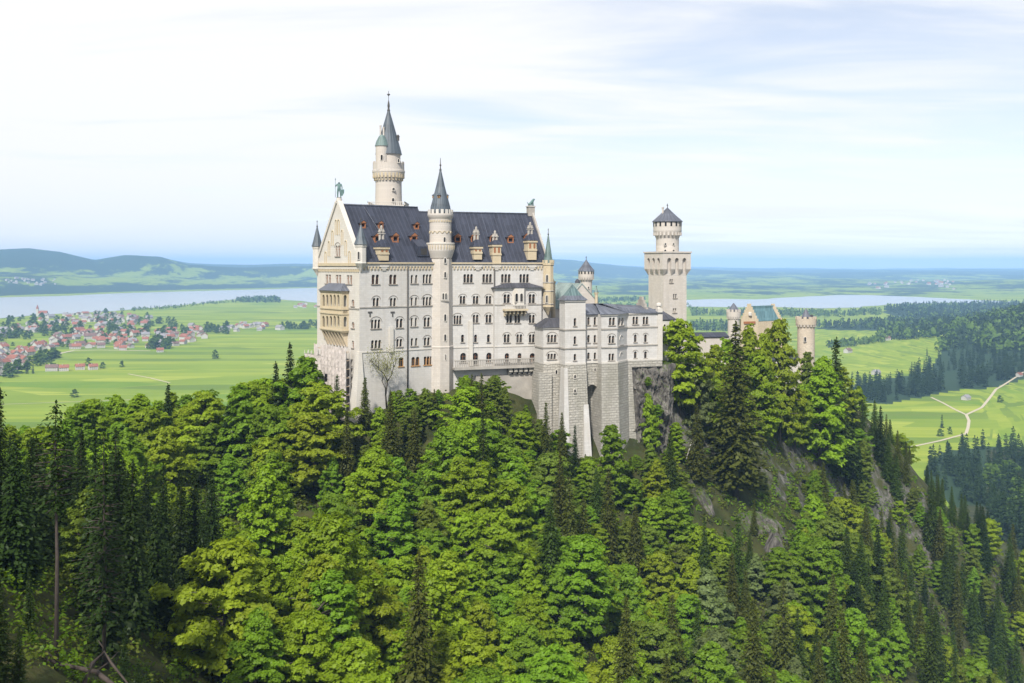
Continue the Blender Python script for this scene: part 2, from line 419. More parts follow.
def fbm(x, y, o=4):
    s = 0; a = 1; t = 0
    for k in range(o): s = s + a * vnoise(x * 2 ** k + 17.3 * k, y * 2 ** k + 9.1 * k); t += a; a *= 0.5
    return s / t
def sstep(x, a, b): t = np.clip((x - a) / (b - a), 0, 1); return t * t * (3 - 2 * t)

def near_mask(x, y): return (y > -20) & (y < 1000) & (x > -420) & (x < 980)
def height(x, y):
    x = np.asarray(x, float); y = np.asarray(y, float)
    px = 512 + F * x / np.maximum(y, 1.0); py = np.maximum(y, 1.0)
    h = np.full(x.shape, VALLEY)
    # the rounded hills beyond the left lake
    top = np.interp(px, [-400, -200, -60, 0, 30, 60, 95, 125, 160, 188, 215, 245, 290, 330, 420, 480, 540], [262, 252, 254, 250, 248.5, 252, 260, 255.5, 257, 265, 267, 268, 267, 266.5, 266, 267, 270])
    hill = (HZ - top) / F * 9800 + 185
    shore = np.interp(px, [-400, 0, 320, 540, 700], [5600, 6000, 8700, 9400, 9800])
    left = 1 - sstep(px, 500, 640)
    rise = 0.34 * sstep(py, shore + 60, shore + 1500) + 0.66 * sstep(py, shore + 1700, np.maximum(9700, shore + 2300))
    nz = fbm(x / 900, y / 900) - 0.5
    h = h + left * rise * (hill + nz * 34 * sstep(py, shore + 200, shore + 1500))
    # rolling farmland on the right, climbing slowly to the horizon
    r = (1 - left) * sstep(py, 6200, 8500)
    h = h + r * (25 + (fbm(x / 1500 + 3, y / 1500) - 0.42) * 95 + np.clip((py - 8000) / 22000, 0, 1) * 22)
    farh = np.interp(px, [480, 540, 575, 600, 640, 700, 800, 900, 1024, 1300], [262, 261, 260.5, 263, 266.5, 268, 269.5, 270, 269.5, 268.5])
    h = h + sstep(py, 12500, 16000) * np.where(px > 440, ((HZ - farh) / F * 15500 + 185 - 75), 40) * (0.85 + 0.22 * fbm(x / 2500, y / 2500))
    # the foot of the mountain coming in from the right
    m = np.exp(-(((x - 1850) / 620) ** 2 + ((y - 2150) / 560) ** 2)); m2 = np.exp(-(((x - 1500) / 420) ** 2 + ((y - 1750) / 330) ** 2))
    h = h + 235 * m + 75 * m2 + 14 * (m + m2) * (fbm(x / 120, y / 120) - 0.5)
    h = h + np.clip((x - 0.47 * y) / 900, 0, 3) * 40 * (y > 300) * (y < 1800)
    k = near_mask(x, y)
    if k.any():
        t = tps(x[k], y[k]) + (fbm(x[k] / 22, y[k] / 22) - 0.5) * 5.0 + (fbm(x[k] / 5, y[k] / 5, 3) - 0.5) * 1.6
        h[k] = np.maximum(h[k], np.clip(t, -230, 40))
    back = y < 5
    h = np.where(back, np.minimum(h, -60), h)
    return h
def h1(x, y): return float(height(np.array([x]), np.array([y]))[0])

ang = np.concatenate([np.linspace(-100, -40, 60, endpoint=False), np.linspace(-40, 40, 560, endpoint=False), np.linspace(40, 100, 61)])
rad = np.concatenate([[0.5, 8, 20, 30], np.geomspace(40, 380, 210), np.geomspace(383, 33000, 280)])
AA, RR = np.meshgrid(np.radians(ang), rad)
GX, GY = RR * np.sin(AA), RR * np.cos(AA); GZ = height(GX, GY)
nr, na = GX.shape
idx = np.arange(nr * na).reshape(nr, na)
quads = np.stack([idx[:-1, :-1], idx[:-1, 1:], idx[1:, 1:], idx[1:, :-1]], -1).reshape(-1, 4)[:, ::-1]
def np_mesh(name, v, f, mats, mi=None, smooth=False, attrs=None, uvs=None):
    me = bpy.data.meshes.new(name); f = np.asarray(f, dtype=np.int32); k = f.shape[1]
    me.vertices.add(len(v)); me.vertices.foreach_set('co', np.asarray(v, dtype=np.float32).ravel())
    me.loops.add(f.size); me.loops.foreach_set('vertex_index', f.ravel())
    me.polygons.add(len(f)); me.polygons.foreach_set('loop_start', np.arange(len(f), dtype=np.int32) * k)
    for m in mats: me.materials.append(m)
    if mi is not None: me.polygons.foreach_set('material_index', np.asarray(mi, dtype=np.int32))
    me.polygons.foreach_set('use_smooth', np.full(len(f), smooth))
    me.update(calc_edges=True)
    for an, (dom, arr) in (attrs or {}).items():
        a = me.attributes.new(an, 'FLOAT', dom); a.data.foreach_set('value', np.asarray(arr, dtype=np.float32).ravel())
    return me

def m_ground():
    N = NT('ground_cover'); p = N.pos()
    at = lambda n: N.n('ShaderNodeAttribute', attribute_name=n).outputs['Fac']
    # farm fields: long strips of meadow in differing greens
    vs = []
    for rot, sc in ((R(12), (1 / 360, 1 / 62, 1)), (R(-20), (1 / 800, 1 / 230, 1))):
        v = N.n('ShaderNodeTexVoronoi', distance='CHEBYCHEV'); v.inputs['Scale'].default_value = 1; v.inputs['Randomness'].default_value = 0.85
        N.l(N.scale(p, sc, rot), v.inputs['Vector']); s = N.n('ShaderNodeSeparateColor'); N.l(v.outputs['Color'], s.inputs[0]); vs.append(s)
    ramp = N.n('ShaderNodeValToRGB'); ramp.color_ramp.interpolation = 'CONSTANT'; el = ramp.color_ramp.elements
    cols = [(0.0, (0.175, 0.235, 0.022)), (0.2, (0.215, 0.275, 0.026)), (0.4, (0.115, 0.165, 0.022)), (0.55, (0.245, 0.29, 0.030)), (0.72, (0.185, 0.245, 0.022)), (0.86, (0.30, 0.335, 0.045)), (0.94, (0.12, 0.20, 0.016))]
    while len(el) < len(cols): el.new(0.5)
    for e, (a, c) in zip(el, cols): e.position = a; e.color = c + (1,)
    N.l(N.math('FRACT', N.math('ADD', vs[0].outputs[0], N.math('MULTIPLY', vs[1].outputs[1], 0.7))), ramp.inputs[0])
    mow = N.noise(N.scale(p, (1 / 300, 1 / 14, 1), R(8)), 1.0, 3, 0.6); big = N.noise(p, 1 / 160, 6, 0.6)
    field = N.mix(N.ramp(mow, 0.35, 0.65, 0, 0.5), ramp.outputs[0], (0.10, 0.185, 0.012))
    field = N.mix(N.ramp(big, 0.45, 0.75, 0, 0.5), field, (0.22, 0.29, 0.03))
    # far woods
    wn_ = N.noise(N.scale(p, (1 / 330, 1 / 640, 1 / 330)), 1.0, 10, 0.70)
    wood = N.ramp(N.math('ADD', N.math('MULTIPLY', at('wood'), 1.0), N.math('MULTIPLY', N.math('SUBTRACT', wn_, 0.5), 1.9)), 0.46, 0.54)
    wood = N.math('MULTIPLY', wood, N.ramp(at('wood'), 0.0, 0.05))
    hd = N.noise(N.scale(p, (1 / 90, 1 / 210, 1 / 90), R(25)), 1.0, 6, 0.75)
    wood = N.math('MAXIMUM', wood, N.math('MULTIPLY', N.ramp(hd, 0.60, 0.64), N.ramp(at('wood'), 0.02, 0.06)))
    far = N.mix(wood, field, (0.026, 0.050, 0.022))
    # crag: leaf litter, grass ledges, bare rock on the steep faces
    g = N.n('ShaderNodeNewGeometry'); sp = N.n('ShaderNodeSeparateXYZ'); N.l(g.outputs['Normal'], sp.inputs[0])
    f1 = N.noise(p, 0.12, 8, 0.65); f2 = N.noise(p, 0.9, 8, 0.7)
    soil = N.mix(N.ramp(f1, 0.4, 0.62), (0.028, 0.032, 0.012), (0.066, 0.066, 0.024))
    soil = N.mix(N.ramp(f2, 0.45, 0.7, 0, 0.6), soil, (0.035, 0.062, 0.012))
    f3 = N.noise(N.scale(p, (.5, .5, .22)), 1.0, 10, .7, .8)
    rock = N.mix(N.ramp(f3, 0.36, 0.64), (0.045, 0.042, 0.038), (0.19, 0.18, 0.16)); rock = N.mix(N.ramp(f2, 0.50, 0.62, 0, 0.8), rock, (0.05, 0.075, 0.018))
    steep = N.ramp(N.math('ADD', sp.outputs[2], N.math('MULTIPLY', N.math('SUBTRACT', f1, 0.5), 0.9)), 0.62, 0.50)
    crag = N.mix(steep, soil, rock)
    col = N.mix(at('crag'), far, crag)
    b = N.bsdf(col, 0.95, 0.1, f2, 0.6, 0.5); return N.m
crag_at = np.where(near_mask(GX, GY) & (GZ > VALLEY + 0.3), 1.0, 0.0)
PX = 512 + F * GX / np.maximum(GY, 1); 
shore = np.interp(PX, [-400, 0, 320, 540, 700], [5600, 6000, 8700, 9400, 9800])
lf = 1 - sstep(PX, 500, 640)
wood_at = lf * (0.45 * sstep(GY, shore + 0, shore + 300) * (1 - sstep(GY, shore + 350, shore + 900)) + 0.46 * sstep(GY, shore - 50, shore + 200) + 0.30 * sstep(GY, shore + 1700, shore + 2600))
wood_at = wood_at + (1 - lf) * (0.52 * sstep(GY, 5600, 6600) + 0.12 * sstep(GY, 11000, 20000))
wood_at = np.where(GY > 13500, 0.7, wood_at)
mt = np.exp(-(((GX - 1850) / 620) ** 2 + ((GY - 2150) / 560) ** 2)); mt2 = np.exp(-(((GX - 1500) / 420) ** 2 + ((GY - 1750) / 330) ** 2))
wood_at = np.where((mt > 0.14) | (mt2 > 0.25), 2.0, wood_at)
PYG = HZ - GZ / np.maximum(GY, 1) * F
def np_in(poly):
    m = np.zeros(PX.shape, bool); n = len(poly)
    for i in range(n):
        (x1, y1), (x2, y2) = poly[i], poly[(i + 1) % n]
        m ^= ((y1 > PYG) != (y2 > PYG)) & (PX < (x2 - x1) * (PYG - y1) / (y2 - y1 + 1e-9) + x1)
    return m & (GY > 450)
for pl in ([(852, 388), (862, 401), (885, 404), (930, 395), (955, 390), (985, 389), (1060, 370), (1060, 312), (985, 326), (945, 345), (930, 372), (880, 380)], [(922, 474), (945, 452), (985, 446), (1060, 450), (1060, 580), (1000, 560), (960, 515)], [(880, 312), (905, 306), (960, 304), (1060, 303), (1060, 318), (985, 317), (905, 318)], [(812, 328), (850, 325), (930, 319), (985, 315), (1060, 312), (1060, 321), (980, 325), (900, 331), (830, 330)]):
    wood_at = np.where(np_in(pl), 1.35, wood_at)
gm = np_mesh('ground', np.stack([GX, GY, GZ], -1).reshape(-1, 3), quads, [m_ground()], smooth=True, attrs={'crag': ('POINT', crag_at), 'wood': ('POINT', wood_at)})
go = bpy.data.objects.new('ground', gm); COL.objects.link(go); tag(go, kind='structure')

# ---------------------------------------------------------------- lakes, road and paths on the valley floor
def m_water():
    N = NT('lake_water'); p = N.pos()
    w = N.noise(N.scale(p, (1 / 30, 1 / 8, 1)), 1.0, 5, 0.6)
    N.bsdf((0.27, 0.295, 0.315), 0.25, 0.5, w, 0.05, 0.3); return N.m  # milky water, with the sky's sheen painted into its pale base colour
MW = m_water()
def flat(name, pts, z, m, jitter=0.0):
    v = []
    n = len(pts)
    for i in range(n):
        a = Vector(pts[i]); b = Vector(pts[(i + 1) % n]); k = max(1, min(14, int((b - a).length / 120))) if jitter else 1
        for j in range(k):
            p = a.lerp(b, j / k); s = jitter * (1 if j else 0.4)
            v.append(Vector((p.x + rnd.uniform(-s, s), p.y + rnd.uniform(-s, s))))
    rv, _, rf, _, _, _ = delaunay_2d_cdt(v, [(i, (i + 1) % len(v)) for i in range(len(v))], [], 1, 1e-3)
    mb = MB(); mb.add([(q.x, q.y, z) for q in rv], [f if (rv[f[1]] - rv[f[0]]).cross(rv[f[2]] - rv[f[0]]) > 0 else f[::-1] for f in rf], m)
    o = mb.build(name); return tag(o, kind='structure')
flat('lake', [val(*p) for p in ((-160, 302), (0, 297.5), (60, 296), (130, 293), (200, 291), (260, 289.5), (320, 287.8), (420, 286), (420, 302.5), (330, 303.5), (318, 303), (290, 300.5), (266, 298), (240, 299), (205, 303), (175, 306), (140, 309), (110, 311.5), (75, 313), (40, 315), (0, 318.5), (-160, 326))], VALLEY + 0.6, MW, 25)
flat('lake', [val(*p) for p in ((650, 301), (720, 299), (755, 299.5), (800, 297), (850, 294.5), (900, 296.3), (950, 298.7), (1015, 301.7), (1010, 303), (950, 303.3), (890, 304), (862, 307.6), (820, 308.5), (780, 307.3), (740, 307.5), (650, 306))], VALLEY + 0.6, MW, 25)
M['gravel'] = m_plain('pale_gravel', (0.42, 0.37, 0.27), 0.95, 0.1, 0.2)
def strip(name, px, w, z=VALLEY + 0.35, m=None):
    Q = [Vector(val(*p)) for p in px]; P = []; v = []
    for a, b in zip(Q, Q[1:]): P += [a.lerp(b, i / 12) for i in range(12)]
    P.append(Q[-1])
    for i, p in enumerate(P):
        d = (P[min(i + 1, len(P) - 1)] - P[max(0, i - 1)]).normalized(); n = Vector((-d.y, d.x)) * w / 2
        v += [(p.x + n.x, p.y + n.y, z), (p.x - n.x, p.y - n.y, z)]
    v = [(a, b, h1(a, b) + (z - VALLEY)) for a, b, _ in v]
    mb = MB(); mb.add(v, [(2 * i, 2 * i + 1, 2 * i + 3, 2 * i + 2) for i in range(len(P) - 1)], m or M['gravel']); return tag(mb.build(name), kind='structure')
strip('path', [(931, 398), (943, 403.5), (955, 410), (966, 415)], 3.2)
strip('path', [(1030, 378), (1010, 386), (996, 392), (990, 399), (982, 408), (966, 415.2)], 3.6, VALLEY + 0.36)
strip('path', [(966, 414.6), (969, 421), (968, 428), (966, 434), (940, 441), (912, 447)], 3.4, VALLEY + 0.37)
strip('road', [(-20, 374), (10, 366), (40, 358), (62, 353), (74, 350.6), (100, 350), (150, 351)], 9)
strip('path', [(128, 374), (150, 378), (170, 383)], 3.5)
strip('path', [(0, 404.5), (60, 402.5), (130, 400)], 2.5)
# ---------------------------------------------------------------- the palace
A0, A1 = 36.0, 20.0
D0 = 230.0
P0 = ((359.5 - 512) / F * D0, D0)
FW = Fr(P0, A0)                                   # long wall, western half
LW = FW.s_(442.5); KX = FW.at(LW)
FE = Fr(KX, A1); LE = FE.s_(549.0)                # long wall, eastern half
GW = 22.8
BW = FW.at(0, -GW)                                # back corner of the west gable
FG = Fr(BW, A0 - 90)                              # west gable wall, s runs from the back corner to the front corner
EAVE, BASE = 0.75, -44.0
RIDW, RIDE = 14.8, 13.75

palace = thing('castle_palace', (KX[0], KX[1], -30), 'long white stone palace with steep blue slate roof and three rows of arched windows', 'castle')
hW, hE, hG, hB = [], [], [], []
YF = M['yellow']
def wW(px, py, n, w, h, **k): hW.extend(window(palace, FW, px, py, n, w, h, **k))
def wE(px, py, n, w, h, **k): hE.extend(window(palace, FE, px, py, n, w, h, **k))
# western half, floor by floor
for px in (375.4, 393.0): wW(px, 279.3, 2, 6.6, 9.2, gap=0.22)
wW(414.2, 279.1, 2, 6.0, 8.2, gap=0.95); wW(427.2, 278.8, 3, 7.8, 8.6)
for px in (376.0, 393.1): wW(px, 302.0, 2, 5.6, 8.0, hood=True)
wW(414.1, 301.5, 2, 5.8, 8.0, hood=True, gap=0.95); wW(427.2, 301.2, 3, 7.8, 8.2, hood=True)
wW(375.8, 324.0, 3, 8.4, 8.6, hood=True); wW(399.5, 323.2, 2, 6.0, 8.6, hood=True)
wW(414.0, 322.0, 2, 5.8, 8.4, hood=True, gap=0.95); wW(427.0, 322.0, 2, 5.6, 9.0, hood=True)
wW(376.2, 344.2, 3, 9.0, 8.0); wW(399.4, 342.8, 2, 5.4, 7.6, hood=True)
wW(414.2, 342.0, 2, 6.0, 7.6, gap=0.8); wW(427.0, 341.4, 2, 5.4, 7.8, hood=True)
OC = dict(frame=M['ochre'], stone=M['ochre'])
wW(401.0, 361.8, 1, 4.2, 8.8, label='ochre framed arched window', **OC); wW(415.4, 361.2, 2, 7.0, 8.4, label='ochre framed arched window pair', **OC); wW(428.2, 360.6, 3, 7.6, 8.0, arch=False, label='ochre framed window triple', **OC)
# eastern half
wE(468.2, 278.3, 3, 8.4, 8.2); wE(487.2, 278.3, 3, 8.4, 8.2); wE(505.9, 278.3, 3, 8.4, 8.2); wE(524.2, 278.3, 3, 8.4, 8.2)
for px in (462.6, 475.7, 488.6): wE(px, 299.8, 2, 5.0, 7.6, hood=True)
wE(457.6, 319.8, 3, 7.0, 8.4, hood=True)
for px in (475.7, 488.6): wE(px, 318.7, 2, 5.2, 7.8, hood=True)
for px in (462.6, 475.6, 488.5): wE(px, 338.4, 1, 2.6, 7.4)
wE(463.2, 357.6, 1, 5.2, 9.2, label='round arched opening onto the wall walk'); wE(475.4, 358.6, 1, 5.0, 11.4, name='door', label='tall arched terrace door'); wE(489.0, 357.4, 1, 4.8, 9.2)
BAY = 1.1                                          # shallow projecting bay at the east end
sB0, sB1 = FE.s_(494.6, BAY), FE.s_(541.5, BAY)
zBt = FE.z_(518, 287.6, BAY); zBb = FE.z_(518, 368, BAY)
def wB(px, py, n, w, h, **k): hB.extend(window(palace, FE, px, py, n, w, h, out=BAY, **k))
wB(506.8, 298.6, 2, 5.6, 8.4, hood=True, gap=0.2); wB(531.9, 298.6, 2, 5.6, 8.6, hood=True, gap=0.2)
for px in (509.2, 517.4): wB(px, 318.9, 2, 5.0, 7.8)
wB(531.9, 318.9, 2, 5.2, 7.8, hood=True)
for px in (506.8, 519.4, 531.9): wB(px, 338.4, 2, 5.2, 8.0, hood=True)
for px, w in ((507.0, 4.0), (519.6, 3.6), (532.4, 4.6)): wB(px, 357.6, 1, w, 8.6)
# west gable windows: upper row with leaded grey panes, one in the peak
for px in (328.2, 338.4, 349.4): hG.extend(window(palace, FG, px, 279.3 + (px - 338) * 0.03, 2, 4.8, 8.4, arch=False, pane=M['grill'], gap=0.15, depth=0.25))
hG.extend(window(palace, FG, 337.8, 250.8, 2, 4.2, 10.5, pane=M['grill'], gap=0.12, depth=0.25, hood=True))
hG.extend(window(palace, FG, 352.9, 302.8, 1, 2.6, 6.4, pane=M['grill'], depth=0.25)); hG.extend(window(palace, FG, 353.0, 325.0, 1, 2.6, 6.0, pane=M['grill'], depth=0.25)); hG.extend(window(palace, FG, 352.9, 344.2, 1, 1.8, 7.0, pane=M['grill'], depth=0.25))

wl = MB()
wall_cdt(wl, FW, [(0, BASE), (LW, BASE), (LW, EAVE), (0, EAVE)], hW, M['lime'])
wall_cdt(wl, FE, [(0, BASE), (LE, BASE), (LE, EAVE), (0, EAVE)], hE, M['lime'])
wall_cdt(wl, FE, [(sB0, zBb), (sB1, zBb), (sB1, zBt), (sB0, zBt)], hB, M['lime'], BAY)
for s_, a, b in ((sB0, 0.0, BAY), (sB1, BAY, 0.0)): wl.poly([FE.P(s_, zBb, a), FE.P(s_, zBb, b), FE.P(s_, zBt, b), FE.P(s_, zBt, a)], M['lime'])
GP = RIDW + 0.9                                    # the gable stands a little above the roof
gout = [(0, BASE), (GW, BASE), (GW, EAVE + 0.8), (GW / 2 + 0.7, GP), (GW / 2 - 0.7, GP), (0, EAVE + 0.8)]
wall_cdt(wl, FG, gout, hG, M['limew'])
gi = [FG.P(a, b, -0.9) for a, b in gout]; gf = [FG.P(a, b) for a, b in gout]
for i in range(2, 5): wl.poly([gf[i], gf[i + 1], gi[i + 1], gi[i]][::-1], M['limew'])
wl.poly(gi[2:], M['lime'])
# remaining outer walls: north side and the east gable
BK = FE.at(0, -GW); NE = FE.at(LE, -GW); nwk = FW.at(LW, -GW)
def vwall(a, b, z0, z1, m): wl.poly([(a[0], a[1], z0), (b[0], b[1], z0), (b[0], b[1], z1), (a[0], a[1], z1)], m)
vwall(BW, nwk, BASE, EAVE, M['lime']); vwall(nwk, BK, BASE, EAVE, M['lime']); vwall(BK, NE, BASE, EAVE, M['lime'])
FX = Fr(FE.at(LE), A1 + 90)                        # east gable, s runs from front to back
eo = [(0, BASE), (GW, BASE), (GW, EAVE + 0.5), (GW / 2 + 0.5, RIDE + 0.7), (GW / 2 - 0.5, RIDE + 0.7), (0, EAVE + 0.5)]
wl.poly([FX.P(a, b) for a, b in eo], M['render']); wl.poly([FX.P(a, b, -0.5) for a, b in eo][::-1], M['render'])
for i in range(2, 5): wl.poly([FX.P(*eo[i]), FX.P(*eo[i + 1]), FX.P(*eo[i + 1], -0.5), FX.P(*eo[i], -0.5)], M['render'])
# battered corner buttress at the south-west corner, pilaster strips
zt, zb = FW.z_(359, 352), BASE
wl.prism([FW.P(-2.6, zb, 2.2), FW.P(1.3, zb, 2.2), FW.P(1.3, zb, -3), FW.P(-2.6, zb, -3)], [FW.P(-0.25, zt, 0.25), FW.P(0.5, zt, 0.25), FW.P(0.5, zt, -1.2), FW.P(-0.25, zt, -1.2)], M['limew'])
wl.box(FW, FW.s_(388.8), FW.s_(392.6), FW.z_(390, 352), FW.z_(390, 327), 0.004, 0.5, M['limew'])
wl.box(FE, FE.s_(468.6), FE.s_(472.2), FE.z_(470, 366), FE.z_(470, 321), 0.004, 0.55, M['limew'])
wl.build('wall', palace)

cn = MB()                                          # eaves cornice with its row of little arches, and the string courses
for fr, L, o in ((FW, LW, 0.0), (FE, LE, 0.0)):
    band(cn, fr, -0.3, L, EAVE - 0.05, M['yellow'], 0.35, 0.55); band(cn, fr, -0.2, L, EAVE - 0.62, M['limew'], 0.5, 0.22)
    k = int(L / 0.85)
    for i in range(k):
        s = (i + 0.25) * L / k
        cn.box(fr, s, s + 0.38, EAVE - 1.5, EAVE - 0.87, 0.003, 0.26, YF); cn.box(fr, s + 0.06, s + 0.32, EAVE - 1.78, EAVE - 1.503, 0.003, 0.14, YF)
zs = FW.z_(376, 307.3); band(cn, FW, 0, LW, zs, M['render'], 0.28, 0.16); band(cn, FE, 0, LE, zs, M['render'], 0.28, 0.16); band(cn, FE, sB0, sB1, zs - 0.002, M['render'], 0.28, 0.14, BAY)
zl = FE.z_(480, 346.8); band(cn, FW, 0, LW, zl, M['limew'], 0.26, 0.14); band(cn, FE, 0, LE, zl, M['limew'], 0.26, 0.14); band(cn, FE, sB0, sB1, zl - 0.002, M['limew'], 0.26, 0.12, BAY)
zg = FG.z_(338, 264.5); band(cn, FG, -0.2, GW + 0.2, zg, YF, 0.7, 0.4); band(cn, FG, 0, GW, zg - 0.85, M['limew'], 0.5, 0.2)
for i in range(26): cn.box(FG, (i + 0.3) * GW / 26, (i + 0.3) * GW / 26 + 0.4, zg - 1.7, zg - 1.102, 0.003, 0.24, YF)
band(cn, FG, 0, GW, FG.z_(340, 307.5), M['render'], 0.3, 0.16)
# raking cornice and blind arches of the gable
for sg in (-1, 1):
    a = Vector((GW / 2 + sg * 0.7, GP)); b = Vector((GW / 2 + sg * GW / 2, EAVE + 0.8)); n_ = (b - a); nn = Vector((n_.y, -n_.x)).normalized() * (-sg)
    nn = nn if nn.y < 0 else -nn
    q = [a, b, b + nn * 0.7, a + nn * 0.7]
    cn.prism([FG.P(p.x, p.y, 0.35) for p in q], [FG.P(p.x, p.y, 0.003) for p in q], M['limew'])
    for t in (0.24, 0.42, 0.6, 0.78):
        c = a.lerp(b, t) + Vector((-sg * 2.6, -1.6)); hgt = 3.2
        for e in (-0.45, 0.45): cn.box(FG, c.x + e - 0.09, c.x + e + 0.09, c.y - hgt, c.y, 0.003, 0.16, M['yellow'])
        for i in range(6):
            a0, a1 = math.pi * i / 6, math.pi * (i + 1) / 6
            cn.prism([FG.P(c.x + r * math.cos(x), c.y + r * math.sin(x), 0.16) for r, x in ((0.36, a0), (0.54, a0), (0.54, a1), (0.36, a1))], [FG.P(c.x + r * math.cos(x), c.y + r * math.sin(x), 0.003) for r, x in ((0.36, a0), (0.54, a0), (0.54, a1), (0.36, a1))], M['yellow'])
cn.build('cornice', palace)

# roof: two steep slate blocks, the western ridge a little higher
rf = MB(); OV = 0.7
def gable_roof(mb, fr, s0, s1, z, rid, m, depth=GW):
    sl = (rid - z) / (depth / 2); e = OV * sl * 0.45
    for sg in (0, 1):
        of = (lambda d: -d) if sg == 0 else (lambda d: -(depth - d))
        roof_slab(mb, [fr.P(s0, z - e + 0.25, of(-OV * 0.6)), fr.P(s1, z - e + 0.25, of(-OV * 0.6)), fr.P(s1, rid, of(depth / 2)), fr.P(s0, rid, of(depth / 2))], m)
    a = fr.P(s0, rid + 0.1, -depth / 2); b = fr.P(s1, rid + 0.1, -depth / 2); mb.tube([a, b], 0.18, M['slateg'], 6)
gable_roof(rf, FW, 0.85, LW - 0.3, EAVE, RIDW, M['slate']); gable_roof(rf, FE, -5.5, LE - 0.5, EAVE, RIDE, M['slate'])
for px in (382.0,): rf.tube([FW.P(FW.s_(px) + 1, RIDW - 0.2, -GW / 2 + 0.2), FW.P(FW.s_(px) + 3.2, EAVE + 4, -2.4)], 0.09, M['slateg'], 5)
roof = rf.build('roof', palace)
def roof_pt(fr, px, py, rid):
    """where a spot of the picture lies on the front slope"""
    k = (rid - EAVE) / (GW / 2); d = 6.0
    for _ in range(30):
        z = fr.z_(px, py, -d); d = 0.5 * d + 0.5 * max(0.2, (z - EAVE) / k)
    return fr.s_(px, -d), z, d, k
def dormer(fr, px, py, rid, sc=1.0):
    s, z, d, k = roof_pt(fr, px, py, rid); w = 0.72 * sc; h = 1.9 * sc; f = -d + 0.9 * sc; m = MB(); zb = z - 0.9 * sc
    bk = f - (h + 0.9) / k - 0.5
    for a, b in ((s - w, s - w + 0.24), (s + w - 0.24, s + w)): m.box(fr, a, b, zb, zb + h * 0.75, bk, f, M['redwood'])
    m.box(fr, s - w + 0.242, s + w - 0.242, zb + h * 0.62, zb + h * 0.748, bk, f - 0.02, M['redwood']); m.box(fr, s - w + 0.242, s + w - 0.242, zb, zb + 0.35, bk, f - 0.02, M['redwood'])
    p = [(s - w - 0.2, zb + h * 0.752), (s + w + 0.2, zb + h * 0.752), (s, zb + h * 1.12)]
    m.prism([fr.P(x, y, f + 0.15) for x, y in p], [fr.P(x, y, bk) for x, y in p], M['redwood'])
    for sg in (-1, 1): roof_slab(m, [fr.P(s, zb + h * 1.13 + 0.05, f + 0.2), fr.P(s, zb + h * 1.13 + 0.05, bk), fr.P(s + sg * (w + 0.35), zb + h * 0.72 + 0.05, bk), fr.P(s + sg * (w + 0.35), zb + h * 0.72 + 0.05, f + 0.2)], M['slate'], 0.08)
    o = m.build('dormer', roof)
for px, py in ((375.6, 238.5), (393.6, 238.3), (412.2, 238.4)): dormer(FW, px, py, RIDW, 1.15)
for px, py in ((361.8, 225), (379.4, 225.4), (415.2, 226.2)): dormer(FW, px, py, RIDW, 0.9)
for px, py in ((456.8, 238.8), (473.0, 238.6), (491.8, 239.0), (509.4, 239.6), (526.0, 238.0)): dormer(FE, px, py, RIDE, 1.1)
